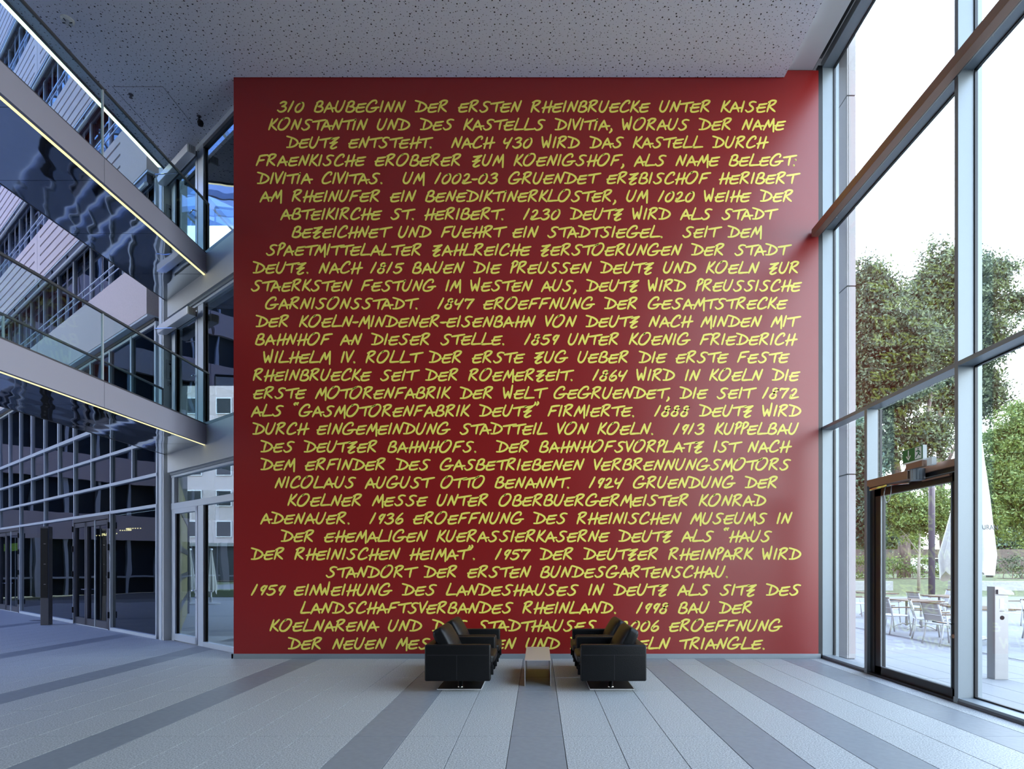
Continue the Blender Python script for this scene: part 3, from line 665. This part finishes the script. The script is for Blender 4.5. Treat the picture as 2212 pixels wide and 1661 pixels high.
# intercom panels on the column flank
def panel(loc, label, big):
    o = empty('access_panel', loc, UA, label=label, cat='panel')
    if big:
        B(-.008, 0, -.16, 0, 0, .42).obj('plate', 'steel', o, bevel=.002, seg=1); B(-.011, -.008, -.11, -.05, .32, .345).obj('slot', 'black', o)
        B(-.011, -.008, -.14, -.07, .05, .16).obj('keypad', 'olive', o); B(-.011, -.008, -.06, -.02, .05, .16).obj('keypad', 'steel', o)
    else:
        B(-.008, 0, -.10, 0, 0, .11).obj('plate', 'steel', o); B(-.011, -.008, -.065, -.035, .045, .065).obj('key_slot', 'black', o)
def flank(d, z): return (-8.13 + .02 * .7936 + .6084 * d, 12.88 - .02 * .6084 + .7936 * d, z)
panel(flank(.05, 5.68), 'steel access panel with keypad beside the middle gallery door', 1)
panel(flank(.08, 5.53), 'small square key switch below the keypad panel at middle gallery door', 0)
panel(flank(.05, 9.06), 'steel access panel beside the top gallery door', 1)
# door operators over the two gallery doors
for n_, zz in enumerate((6.62, 9.85)):
    o = empty('door_operator', (-7.94, 12.97, zz), UB, label=['white box door operator above the middle gallery door', 'white box door operator above the top gallery door under ceiling'][n_], cat='door operator')
    B(-1.50, .12, .14, .30, 0, .16).obj('housing', 'white_metal', o, bevel=.01)
    for q in range(5): B(-1.52, -1.50, .15 + q * .03, .165 + q * .03, .01, .15).obj('fin', 'white_paint', o)
    MB().box(-1.45, .05, .10, .14, .02, .12).obj('bracket', 'dark_frame', o)
    MB().tube([(.1, .28, -.02), (-.25, .45, -.03), (-.7, .2, -.05)], .012).obj('arm', 'chrome', o)

# ================================================================== GALLERIES
GX0, GX1 = -6.475, -8.09
def gallery(zb, zt, label):
    ye = 11.72; ye2 = 12.95
    o = empty('gallery_walkway', (GX0, 0, zb), label=label, cat='walkway', group=None)
    LX = GX1 - GX0
    yl = -7.9; js = [yl, -5.75, -2.85, .1, 3.0, 5.95, 8.87, ye]
    for a, b_ in zip(js[:-1], js[1:]): B(-.05, 0, a + .004, b_ - .004, 0, zt - zb).obj('fascia_panel', 'fascia_paint', o)
    B(LX, LX + .02, yl, ye2 - .1, .03, zt - zb).obj('fascia_panel', 'dark_frame', o)
    b = MB().prism([(-.05, yl), (-.05, ye), (LX + .05, ye2), (LX + .05, yl)], .1, zt - zb - .03, 'z'); b.obj('deck', 'dark_frame', o)
    s_j = [-7.9 + 1.42 * i for i in range(14)]; s_j = [y for y in ([7.43 + 1.42 * i for i in range(-10, 4)]) if y < ye]
    s_j = s_j + [ye]
    for a, b_ in zip(s_j[:-1], s_j[1:]): B(LX, -.10, a + .004, b_ - .004, .035, .05).obj('soffit_panel', 'mirror_metal', o)
    MB().prism([(-.10, ye), (LX, ye), (LX, ye2)], .035, .05, 'z').obj('soffit_panel', 'mirror_metal', o)
    B(-.10, -.052, yl, ye - .03, .0, .03).obj('light_strip', 'led_warm', o)
    B(-.10, -.05, yl, ye, .03, .1).obj('light_channel', 'dark_frame', o)
    for k, xx in enumerate((-.03, LX + .03)):
        yy = ye if k == 0 else ye2 - .2
        zt_ = zt - zb
        MB().tube([(xx, yl, zt_ + 1.04), (xx, yy, zt_ + 1.04)], .024, 10).obj('handrail', 'dark_frame', o, smooth=True)
        B(xx - .015, xx + .015, yl, yy, zt_, zt_ + .03).obj('glass_clamp', 'dark_frame', o)
        jj = js if k == 0 else [yl, -5.8, -2.9, .05, 3.0, 5.95, 8.95, yy]
        for a, b_ in zip(jj[:-1], jj[1:]):
            B(xx - .006, xx + .006, a + .006, b_ - .006, zt_ + .02, zt_ + 1.02).obj('balustrade_glass', 'rail_glass', o)
        for a in jj[1:]:
            B(xx - .012, xx + .012, a - .012, a + .012, zt_, zt_ + 1.03).obj('post', 'facade_aluminium' if a < ye - .5 else 'dark_frame', o)
    return o
gallery(7.33, 7.71, 'upper grey gallery walkway with mirrored underside and glowing light strip')
gallery(3.99, 4.37, 'lower grey gallery walkway with mirrored underside and glowing light strip')

# ================================================================== black pillar
o = empty('info_pillar', (-13.4, 16.2, 0), R(8), label='tall slim black and grey pillar standing on the floor at far left', cat='pillar')
B(-.11, .10, -.08, .08, 0, 2.68).obj('casing', 'pillar_paint', o, bevel=.01)
B(-.10, .075, -.088, -.08, .74, 2.63).obj('speaker_front', 'black', o)
for z in (1.1, 1.65, 2.2): B(-.02, .03, -.092, -.088, z, z + .015).obj('badge', 'steel', o)
B(-14.9, -14.35, 17.4, 17.55, 0, .004).obj('floor_slot', 'black', floor)

# ================================================================== ARMCHAIRS
def cushion(cx, cy, cz, lx, ly, lz, pw=.25, nx=10):
    b = MB(); n = nx; idx = {}
    bm = bmesh.new(); bmesh.ops.create_cube(bm, size=2); bmesh.ops.subdivide_edges(bm, edges=bm.edges[:], cuts=n, use_grid_fill=True)
    for v in bm.verts:
        x, y, z = v.co
        fx = (1 - abs(x) ** 6) ; fy = (1 - abs(y) ** 6); fz = (1 - abs(z) ** 6)
        bx = 1 + .06 * fy * fz; by = 1 + .04 * fx * fz; bz = 1 + pw * ((1 - x * x) * (1 - y * y)) - .10
        rx = 1 - .10 * (abs(y * z) ** 8 * .5 + abs(y) ** 10 * abs(z) ** 10); rz = 1 - .22 * max(abs(x) ** 8, abs(y) ** 8)
        v.co = (x * lx / 2 * bx * rx, y * ly / 2 * by * (1 - .05 * abs(x * z) ** 8), z * lz / 2 * bz * rz)
    return bm
def bm_obj(bm, name, m, parent, loc=(0, 0, 0), rot=(0, 0, 0)):
    me = bpy.data.meshes.new(name); bmesh.ops.recalc_face_normals(bm, faces=bm.faces[:]); bm.to_mesh(me); bm.free()
    me.polygons.foreach_set('use_smooth', [True] * len(me.polygons)); me.materials.append(M[m])
    o = bpy.data.objects.new(name, me); COL.objects.link(o); o.parent = parent; o.location = loc; o.rotation_euler = rot; return o
ch = empty('armchair', (-1.043, 8.14, 0), 0, 'black leather club armchair, nearer one of the left pair', 'armchair', 'black leather armchairs')
L2, W2, ZB, ZA = .425, .483, .142, .612
B(-.29, .29, -.32, .26, 0, .012).obj('base_plate', 'black_frame', ch, bevel=.003, seg=1)
MB().box(-.293, .293, -.3235, -.3205, .001, .011).box(-.293, -.2905, -.32, .26, .001, .011).box(.2905, .293, -.32, .26, .001, .011).obj('plate_edge', 'white_metal', ch)  # white colour stands in for the glint along the chrome edge
MB().lathe([(.05, .012), (.03, .02), (.028, ZB + .02)], (0, -.17), 24).obj('pedestal', 'chrome', ch, smooth=True)
for s_ in (-1, 1):
    y0, y1 = (s_ * W2, s_ * (W2 - .115)); y0, y1 = min(y0, y1), max(y0, y1)
    B(-L2, L2, y0, y1, ZB, ZA).obj('armrest', 'leather', ch, bevel=.022, seg=4, smooth=True)
    yo = s_ * (W2 + .001)
    sm = MB().box(-L2 + .03, L2 - .03, min(yo, yo - s_ * .002), max(yo, yo - s_ * .002), .478, .482).box(-.012, -.008, min(yo, yo - s_ * .002), max(yo, yo - s_ * .002), ZB + .02, .478)
    sm.obj('seam', 'leather_seam', ch)
B(-L2, -L2 + .12, -W2 + .1, W2 - .1, ZB, ZA - .004).obj('backrest', 'leather', ch, bevel=.022, seg=4, smooth=True)
B(-L2 + .1, L2 - .03, -W2 + .117, W2 - .117, ZB, .34).obj('seat_base', 'leather', ch, bevel=.02, seg=3, smooth=True)
bm_obj(cushion(0, 0, 0, .70, .73, .15, .2), 'seat_cushion', 'leather', ch, (.095, 0, .405))
bm_obj(cushion(0, 0, 0, .43, .72, .20, .35), 'back_cushion', 'leather', ch, (-.19, 0, .60), (0, R(62), 0))
for s_ in (-1, 1): B(L2 - .01, L2 + .028, s_ * .33 - .012, s_ * .33 + .012, .20, .33).obj('pull_strap', 'black', ch, bevel=.006)
# piping around the back cushion edge
K = kids_map()
for loc, rz, lb in (((-1.043, 9.17, 0), 0, 'black leather club armchair, farther one of the left pair by wall'),
                    ((.97, 8.14, 0), R(180), 'black leather club armchair, nearer one of the right pair'),
                    ((.97, 9.17, 0), R(180), 'black leather club armchair, farther one of the right pair by wall')):
    c = copy_tree(ch, K); c.location = loc; c.scale.x = -1 if rz else 1; c['label'] = lb
# low table of one bent sheet
tb = empty('side_table', (-.009, 8.055, 0), label='low narrow pale metal table of bent sheet between the armchairs', cat='table')
B(-.178, .178, 0, 1.31, .343, .351).obj('table_top', 'table_lacquer', tb, bevel=.002, seg=1)
for s_ in (-1, 1): B(min(s_ * .178, s_ * .170), max(s_ * .178, s_ * .170), 0, 1.31, 0, .343).obj('side_panel', 'table_lacquer', tb)

# ================================================================== OUTSIDE, RIGHT
gr = B(-60, 220, -40, 330, -.4, -.06).obj('ground', 'grass', kind='structure')
# terrace slabs
tf = B(5.2, 16, -10, 30.7, -.06, -.022).obj('terrace', 'joint', kind='structure')
xs_t = [5.22 + .5 * i for i in range(6)] + [8.15]; xs_t2 = [8.33 + .76 * i for i in range(11)]
for xs in (xs_t, xs_t2):
    for a, b_ in zip(xs[:-1], xs[1:]):
        me = B(0, b_ - a - .008, 0, 1.99, -.02, 0).mesh('paving_slab', 'terrace')
        for j in range(-2, 15):
            if j > 13 : continue
            if (4.6 + j * 2) * .82 + .5 < a - 2: continue
            linked('paving_slab', me, tf, (a, 2.6 + j * 2, -.001))
B(8.16, 8.32, -8, 30.6, -.02, -.006).obj('drain_channel', 'dark_frame', tf)
B(16.0, 16.2, -10, 30.7, -.06, .0).obj('terrace_edge', 'concrete', tf)
B(16.2, 60, -10, 30.7, -.06, -.02).obj('terrace_field', 'terrace', tf)
# stone-clad wall end outside the glazing
sp = empty('wall_outside', (5.40, 10.36, 0), kind='structure')
zj = [0, 3.22, 6.5, 9.82, 13.1]
for a, b_ in zip(zj[:-1], zj[1:]):
    B(0.008, .13, 0, 2.6, a + .012, b_ - .012).obj('stone_slab', 'stone', sp)
    B(-.02, .0, .0, 2.6, a + .012, b_ - .012).obj('stone_slab', 'stone', sp)
B(-.0, .008, .01, 2.6, 0, 13.1).obj('joint_strip', 'joint', sp)
B(.02, .12, .02, 2.58, 0, 13.1).obj('core', 'joint', sp)
# steel post with hooded reader
po = empty('bollard', (6.54, 8.51, 0), label='brushed steel post with hood and round black hole on terrace', cat='post')
MB().box(.0, .19, 0, .15, 0, 1.21).obj('post_body', 'steel', po, bevel=.003, seg=1)
MB().box(-.004, .0, 0, .15, 0, 1.33).box(0, .13, .0, .004, 1.21, 1.33).box(-.004, .13, .146, .15, 1.21, 1.33).obj('back_plate', 'steel', po)
hp = [(.02, 1.225), (.02, 1.29)] + [(.12 + .13 * math.sin(R(a)), 1.225 + .065 * math.cos(R(a))) for a in range(0, 91, 15)] + [(.25, 1.215), (.15, 1.215)]
MB().prism(hp, -.03, .12).obj('hood', 'steel', po)
MB().tube([(.1, .0005, .885), (.1, -.003, .885)], .031, 24).obj('round_hole', 'black', po)
B(.065, .125, -.003, 0, 1.02, 1.16).obj('display', 'white_metal', po); B(.065, .13, -.003, 0, .975, .985).obj('card_slot', 'dark_frame', po)

# terrace chair (faces local +x, origin between the legs)
tcn = empty('terrace_chair', (0, 0, 0), 0, 'x', 'chair', 'white sling chairs on the terrace')
for s_ in (-1, 1):
    MB().tube([(-.30, s_ * .27, 0), (-.25, s_ * .27, .2), (-.22, s_ * .27, .44), (-.27, s_ * .27, .64), (-.33, s_ * .27, .86)], .018, 8).obj('rear_leg', 'chair_metal', tcn, smooth=True)
    MB().tube([(.27, s_ * .27, 0), (.24, s_ * .27, .3), (.22, s_ * .27, .44), (.20, s_ * .27, .62)], .017, 8).obj('front_leg', 'chair_metal', tcn, smooth=True)
    B(-.26, .27, s_ * .27 - .028, s_ * .27 + .028, .625, .648).obj('armrest', 'teak', tcn, bevel=.006)
b = MB().tube([(-.23, -.27, .43), (-.23, .27, .43)], .014).tube([(.22, -.27, .43), (.22, .27, .43)], .014)
for s_ in (-1, 1): b.tube([(-.23, s_ * .25, .43), (.22, s_ * .25, .43)], .014)
b.obj('seat_frame', 'chair_metal', tcn)
B(-.22, .24, -.245, .245, .435, .448).obj('seat', 'sling', tcn)
b = MB(); bp_ = [(-.235, .49), (-.26, .60), (-.295, .74), (-.325, .84)]
for (xa, za), (xb, zb) in zip(bp_[:-1], bp_[1:]): b.prism([(xa, za), (xa + .012, za), (xb + .012, zb), (xb, zb)], -.255, .255)
b.obj('backrest', 'sling', tcn)
B(-.345, -.315, -.29, .29, .845, .875).obj('top_rail', 'teak', tcn, bevel=.007)
for z, x in ((.62, -.268), (.74, -.298)): MB().tube([(x, -.255, z), (x, .255, z)], .007, 6).obj('cross_bar', 'chair_metal', tcn)
K = kids_map()
CH = [  # x, y, rz, label
 (8.35, 12.2, 0, 'white terrace chair in front, back to the glass door'),
 (8.72, 13.35, R(-28), 'white terrace chair turned aslant behind the front one'),
 (8.52, 14.3, R(8), 'white terrace chair left of the aslant one, beside dark door frame'),
 (10.2, 15.0, R(172), 'white terrace chair at the far side of left table, back high'),
 (10.9, 16.8, R(0), 'white terrace chair behind the nearest table, facing away'),
 (9.55, 16.4, R(20), 'white terrace chair at the left edge of the door glass'),
 (12.4, 18.2, R(185), 'white terrace chair tall in view before the dark lamp pole'),
 (13.2, 16.2, R(180), 'white terrace chair with teak rail beside the wide mullion'),
 (10.25, 11.8, R(180), 'white terrace chair facing the nearest table from its far side'),
 (10.55, 10.2, R(90), 'white terrace chair just left of the steel post'),
 (11.1, 13.0, R(-90), 'white terrace chair right of the steel post, teak rail in front'),
 (12.6, 12.9, R(230), 'white terrace chair at the right edge of the photo'),
 (10.0, 18.6, R(0), 'white terrace chair seen beside the stone wall end'),
]
for i, (x, y, rz, lb) in enumerate(CH):
    c = tcn if i == 0 else copy_tree(tcn, K)
    c.location = (x, y, 0); c.rotation_euler = (0, 0, rz); c['label'] = lb
tt = empty('terrace_table', (0, 0, 0), 0, 'x', 'table', 'teak tables on the terrace')
for i in range(6): B(-.40 + i * .134, -.27 + i * .134 - .006, -.6, .6, .72, .745).obj('slat', 'teak', tt, bevel=.003, seg=1)
MB().box(-.38, .38, -.5, -.46, .69, .72).box(-.38, .38, .46, .5, .69, .72).obj('top_frame', 'chair_metal', tt)
for s_ in (-.3, .3):
    MB().tube([(0, s_, .06), (0, s_, .7)], .032, 12).obj('pedestal', 'chair_metal', tt, smooth=True)
    for q in (-1, 1): MB().tube([(0, s_, .10), (q * .12, s_, .12), (q * .26, s_, .07), (q * .36, s_, .014)], [.026, .024, .018, .014], 8).obj('foot', 'chair_metal', tt, smooth=True)
K = kids_map()
for i, (x, y, rz, lb) in enumerate(((9.35, 12.6, 0, 'teak terrace table nearest the door, behind the front chair'), (9.6, 15.2, 0, 'teak terrace table behind the aslant chair'),
                                   (11.6, 11.5, R(90), 'teak terrace table seen either side of the steel post'), (11.8, 17.2, 0, 'teak terrace table before the lamp pole'), (10.9, 19.2, 0, 'teak terrace table glimpsed beside the stone wall end'))):
    c = tt if i == 0 else copy_tree(tt, K)
    c.location = (x, y, 0); c.rotation_euler = (0, 0, rz); c['label'] = lb
# closed parasols
def parasol(loc, h0, h1, rmax, label, writing=False, sc_=1):
    o = empty('parasol', loc, 0, label, 'parasol')
    MB().tube([(0, 0, 0), (0, 0, h1)], .03, 12).obj('pole', 'white_metal', o)
    MB().lathe([(.35, 0), (.35, .05), (.06, .09), (.05, .3)], n=20).obj('stand', 'concrete', o)
    n = 48; prof = [(.05, h1), (.10, h1 - .12), (.16, h1 - .5), (.30, h1 - 1.3), (.42, h1 - 2.1), (.5, h1 - 2.6)]
    k = (h1 - h0) / 3.0; vs_ = []
    prof = [(r * rmax / .5, h1 - (h1 - z) * k * 1.0) for r, z in prof]
    lean = .24 if writing else 0
    for r, z in prof:
        for j in range(n):
            a = 2 * math.pi * j / n; rr = r * (1 + .16 * math.cos(8 * a) + .05 * math.sin(3 * a + 1)); vs_.append((lean * (z - h0) / (h1 - h0) + rr * math.cos(a), rr * math.sin(a), z))
    for j in range(n):
        a = 2 * math.pi * j / n; r = rmax * .9 * (1 + .2 * math.cos(8 * a)); vs_.append((r * math.cos(a), r * math.sin(a), h0 + .12 * math.cos(4 * a + .6) + .08 * math.sin(5 * a)))
    L_ = len(prof) + 1
    fs = [tuple(range(n))[::-1]] + [(i * n + j, i * n + (j + 1) % n, (i + 1) * n + (j + 1) % n, (i + 1) * n + j) for i in range(L_ - 1) for j in range(n)]
    b = MB().add(vs_, fs); me_o = b.obj('canopy', 'canvas', o, smooth=True)
    MB().lathe([(.0, h1 + .06), (.06, h1 + .05), (.07, h1), (.05, h1 - .03)], n=12).obj('cap', 'white_metal', o)
    if writing:
        for txt, ang, z, s_, mt in (('O', -143, 2.66, .24, 'ink'), ('STA', -150, 2.40, .15, 'ink'), ('URAN', -80, 2.40, .15, 'ink'), ('y', -132, 2.56, .14, 'ink')):
            cu = bpy.data.curves.new('lettering', 'FONT'); cu.body = txt; cu.size = s_; cu.extrude = .002; cu.align_x = 'CENTER'; cu.materials.append(M[mt])
            to = bpy.data.objects.new('lettering', cu); COL.objects.link(to); to.parent = o
            a = R(ang); rr = rmax * 1.17 * (1 - (z - h0) / (h1 - h0)) + .12
            bpy.context.view_layer.update(); dg = bpy.context.evaluated_depsgraph_get(); me_t = bpy.data.meshes.new_from_object(to.evaluated_get(dg)); bpy.data.objects.remove(to)
            to = linked('lettering', me_t, o)
            to.location = (rr * math.cos(a) + .24 * (z - h0) / (h1 - h0), rr * math.sin(a), z); to.rotation_euler = (R(90 - 8), 0, a + R(90))
        for z in (2.6, 2.92):
            rr = rmax * 1.17 * (1 - (z - h0) / (h1 - h0)) + .10; a = R(-143)
            B(-.09, .09, -.002, .002, 0, .03).obj('printed_band', 'gold_ink', o, loc=(rr * math.cos(a) + .12, rr * math.sin(a), z), rot=(R(-10), 0, a + R(90)))
    return o
parasol((9.58, 13.3, 0), 1.45, 4.45, .47, 'large closed cream parasol with printed lettering on the terrace', True)
# lamp post
o = empty('lamp_post', (20.05, 30.3, -.02), 0, 'tall dark purple-grey lamp post standing at the lawn edge', 'lamp post')
MB().lathe([(.15, 0), (.145, 5.6), (.145, 5.9)], n=20).obj('shaft', 'pole_paint', o, smooth=True)
MB().lathe([(.12, 5.9), (.16, 5.95), (.16, 6.15), (.10, 6.2)], n=20).obj('lamp_head', 'sign_white', o, smooth=True)
# low concrete walls
for (x0, x1, lb) in ((18.0, 20.9, 'short low concrete wall on the lawn left of the gap'), (24.3, 62, 'long low concrete wall on the lawn right of the gap')):
    o = B(x0, x1, 35, 35.3, -.1, .66).obj('garden_wall', 'concrete', bevel=.02, seg=1); tag(o, lb, 'wall')
# lawn slope
lw = MB().add([(8, 33, -.07), (110, 33, -.07), (110, 41, .62), (8, 41, .62), (110, 120, .9), (8, 120, .9)], [(0, 1, 2, 3), (3, 2, 4, 5)]).obj('lawn', 'grass', kind='structure')
def leaves(n, blobs, size, seed, flat=.0):
    rr = np.random.RandomState(seed); vol = np.array([b[3] * b[4] * b[5] for b in blobs]) ** (2 / 3.); cnt = (n * vol / vol.sum()).astype(int)
    C = []
    for b_, c in zip(blobs, cnt):
        nc = max(4, c // 60); d = rr.normal(size=(nc, 3)); d /= np.linalg.norm(d, axis=1)[:, None]
        r_ = np.clip(.72 + .26 * rr.normal(size=(nc, 1)), 0, 1.28)
        cc = d * r_ * np.array(b_[3:6]); k = rr.randint(0, nc, c); sg = size * 2.6 * rr.uniform(.5, 1.5, (nc, 1))
        C.append(np.array(b_[:3]) + cc[k] + rr.normal(size=(c, 3)) * sg[k] * np.array([1, 1, .7]))
    C = np.vstack(C); N = len(C)
    a = rr.normal(size=(N, 3)); a /= np.linalg.norm(a, axis=1)[:, None]; t = rr.normal(size=(N, 3)); b2 = np.cross(a, t); b2 /= np.linalg.norm(b2, axis=1)[:, None]
    s = size * rr.uniform(.6, 1.35, (N, 1))
    V = np.stack([C - a * s, C - b2 * s * .45, C + a * s, C + b2 * s * .45], 1).reshape(-1, 3)
    me = bpy.data.meshes.new('foliage'); me.vertices.add(4 * N); me.loops.add(4 * N); me.polygons.add(N)
    me.vertices.foreach_set('co', V.astype(np.float32).ravel()); me.loops.foreach_set('vertex_index', np.arange(4 * N, dtype=np.int32))
    me.polygons.foreach_set('loop_start', np.arange(0, 4 * N, 4, dtype=np.int32)); me.polygons.foreach_set('loop_total', np.full(N, 4, dtype=np.int32)); me.update(calc_edges=True)
    return me
def tree(loc, label, trunk, blobs, n, size, m, seed, bark='bark', cat='tree'):
    o = empty('tree', loc, 0, label, cat)
    b = MB()
    for pts, rs in trunk: b.tube(pts, rs, 10)
    b.obj('trunk', bark, o, smooth=True)
    me = leaves(n, blobs, size, seed); me.materials.append(M[m]); f = linked('foliage', me, o); f['kind'] = 'stuff'
    return o
def px(x, y, Y, bz=0): return ((x - 1163) * Y / 1284, H + (1219 - y) * Y / 1284)
def blobs_at(lst, Y, base):
    out = []
    for (x, y, rx, ry, dy) in lst:
        X, Z = px(x, y, Y); k = Y / 1284; out.append((X - base[0], dy, Z - base[2], rx * k, (rx + ry) / 2 * k, ry * k))
    return out
b1 = (28.3, 46, .7)
tree(b1, 'tall old broadleaf tree with forked trunk behind the exit door',
     [([(0, 0, -.3), (0, 0, 3), (-.5, 0, 7.5), (-.9, .3, 11.5), (-1.6, 0, 17)], [.50, .42, .36, .25, .1]), ([(-.4, 0, 6.6), (1.4, -.3, 11), (2.2, 0, 15)], [.28, .2, .1]), ([(-.7, 0, 9), (-2.6, .2, 13), (-3.5, 0, 18)], [.2, .14, .06])],
     blobs_at([(1880, 720, 55, 100, 0), (1900, 650, 45, 70, 1), (1870, 620, 30, 55, 0), (1940, 760, 60, 70, -1), (1905, 860, 70, 60, 0), (1850, 760, 40, 120, 0), (1975, 950, 55, 45, -1), (1880, 980, 45, 60, 0), (1990, 830, 35, 45, 1)], 46, b1), 115000, .14, 'leaf_dark', 1)
b2 = (38.0, 55.5, .75)
tree(b2, 'tall broadleaf tree behind the wide mullion, highest crown in view',
     [([(0, 0, -.3), (-.3, 0, 6), (-.6, 0, 12), (-.3, 0, 18)], [.4, .34, .25, .1]), ([(-.4, 0, 9), (1.8, 0, 14)], [.2, .08])],
     blobs_at([(2030, 610, 50, 70, 0), (1995, 660, 40, 55, 0), (2010, 740, 60, 70, 0), (2070, 640, 60, 90, 0), (2120, 620, 40, 80, 1), (2110, 740, 50, 80, 0), (2060, 850, 50, 60, 0), (2155, 600, 30, 30, 0), (2195, 655, 22, 28, 0), (2135, 850, 30, 60, 0)], 55.5, b2), 105000, .16, 'leaf_dark', 2)
b3 = (35.3, 46.5, .7)
tree(b3, 'light green tree filling the right edge of the glazing',
     [([(0, 0, -.3), (0, 0, 5), (.3, 0, 9)], [.25, .2, .08])],
     blobs_at([(2180, 960, 55, 55, 0), (2215, 900, 30, 40, 0), (2150, 1040, 60, 60, 0), (2210, 1080, 50, 80, 0), (2120, 1110, 40, 60, 0), (2260, 980, 50, 90, 0)], 46.5, b3), 80000, .12, 'leaf_mid', 3)
b4 = (22.4, 35, .1)
tree(b4, 'young thin-stemmed tree on the lawn beside the lamp post',
     [([(0, 0, -.2), (0, 0, 1.8), (.05, 0, 3.2), (-.1, 0, 5.0)], [.09, .08, .06, .02]), ([(0, 0, 2.0), (.7, 0, 3.2), (1.0, 0, 4.2)], [.045, .03, .01]), ([(0, 0, 2.2), (-.8, 0, 3.3), (-1.4, 0, 4.0)], [.045, .03, .01])],
     blobs_at([(1950, 1110, 45, 45, 0), (2005, 1085, 45, 50, 0), (2045, 1120, 30, 45, 0), (1930, 1080, 25, 35, 0), (1985, 1130, 50, 25, .5)], 35, b4), 22000, .085, 'leaf_mid', 4, bark='young_bark')
b5 = (19.8, 40, .5)
tree(b5, 'bushy tree seen between stone wall end and door post',
     [([(0, 0, -.3), (0, 0, 4), (.2, 0, 7)], [.2, .16, .06])],
     blobs_at([(1855, 1010, 35, 50, 0), (1862, 1110, 38, 60, 0), (1900, 1130, 25, 50, 0), (1840, 930, 20, 40, 0)], 40, b5), 30000, .13, 'leaf_blue', 5)
b6 = (33, 60, .8)
for n_, (xx, lb) in enumerate(((23, 'dark background tree at the far end of the lawn, left'), (39, 'dark background tree at the far end of the lawn, middle'), (56, 'dark background tree at the far end of the lawn, right'))):
    bb = (xx, 68, .8)
    tree(bb, lb, [([(0, 0, -.2), (0, 0, 4)], [.3, .2])], [(-2.2, 0, 3.0, 2.6, 2, 3.0), (2.2, 0, 3.2, 2.6, 2, 3.0), (0, 0, 5.5, 3.0, 2, 2.4)], 26000, .2, 'leaf_blue' if n_ != 1 else 'leaf_mid', 20 + n_)
# hedges
for n_, (x0, x1, lb) in enumerate(((20.5, 30.7, 'clipped leafy hedge behind the lawn seen through the exit door'), (33.2, 56, 'long clipped hedge behind the lawn right of the wide mullion'))):
    o = empty('hedge', ((x0 + x1) / 2, 42.5, .62), 0, lb, 'hedge'); hw = (x1 - x0) / 2
    bl = []; rr = random.Random(n_); x = -hw
    while x < hw: bl.append((x, rr.uniform(-.2, .2), .85 + rr.uniform(-.15, .1), .75, .55, .95)); x += .62
    me = leaves(int(900 * hw), bl, .085, 50 + n_); me.materials.append(M['leaf_dark' if n_ else 'leaf_mid']); f = linked('foliage', me, o); f['kind'] = 'stuff'
    b = MB(); x = -hw
    while x < hw: b.tube([(x, 0, -.1), (x + rr.uniform(-.2, .2), 0, 1.2)], [.03, .012], 5); x += .7
    b.obj('stems', 'bark', o); B(-hw, hw, -.8, .5, -.1, .03).obj('soil_bed', 'soil', o)
o = B(12, 75, 61, 61.5, .5, 3.2).obj('boundary_wall', 'stone_brown'); tag(o, 'brown stone boundary wall behind the hedge and parked car', 'wall')
# parked car behind the hedge
o = empty('car', (33.2, 50.5, .75), R(3), 'white parked car half hidden behind the hedge', 'car')
MB().prism([(-2.1, .3), (2.1, .3), (2.15, .75), (1.3, .95), (-1.95, .98), (-2.15, .7)], -.85, .85).obj('body', 'car_paint', o, bevel=.06)
MB().prism([(-1.8, .95), (1.1, .93), (.35, 1.42), (-1.2, 1.45)], -.75, .75).obj('cabin', 'car_paint', o, bevel=.05)
MB().prism([(-1.55, 1.0), (.85, .99), (.28, 1.36), (-1.15, 1.38)], -.77, .77).obj('side_windows', 'black_frame', o)
for x in (-1.35, 1.35):
    for y in (-.8, .8): MB().tube([(x, y - .09, .32), (x, y + .09, .32)], .32, 20).obj('wheel', 'tyre', o)

# ================================================================== OUTSIDE, seen through the lobby door on the left
# pale building with window grid
pb = empty('apartment_building', (-30, 58, 0), 0, 'pale pink building with rows of windows seen through lobby glass', 'building')
B(-14, 22, 0, 8, 0, 26).obj('wall', 'cream_plaster', pb)
fm = MB().box(0, 1.5, -.12, 0, 0, 1.6).mesh('window_frame', 'white_metal'); gm_ = B(.08, 1.42, -.14, -.12, .08, 1.5).mesh('pane', 'interior_dark')
for i in range(12):
    for j in range(7):
        f = linked('window', fm, pb, (-13 + i * 2.9, 0, 4.3 + j * 3.0)); linked('pane', gm_, f)
B(-14, 22, -.6, -.1, 3.4, 3.7).obj('ledge', 'concrete', pb)
B(-14, 22, -.3, -.05, 0.1, 3.4).obj('shop_front', 'interior_dark', pb)
pv = B(-26, -5.0, 13.6, 57, -.06, -.005).obj('plaza', 'terrace', kind='structure')
for n_, (x, lb) in enumerate(((410, 'left closed beige parasol seen through the lobby door'), (456, 'right closed beige parasol seen beside the lobby door'))):
    Y = 24.5; parasol(((x - 1163) * Y / 1284, Y, 0), .55, 2.25, .2, lb)
o = B(-20, -6, 30, 31, -.01, .35).obj('plaza_hedge', 'leaf_mid'); tag(o, 'low green planting strip on the plaza behind the parasols', 'hedge')
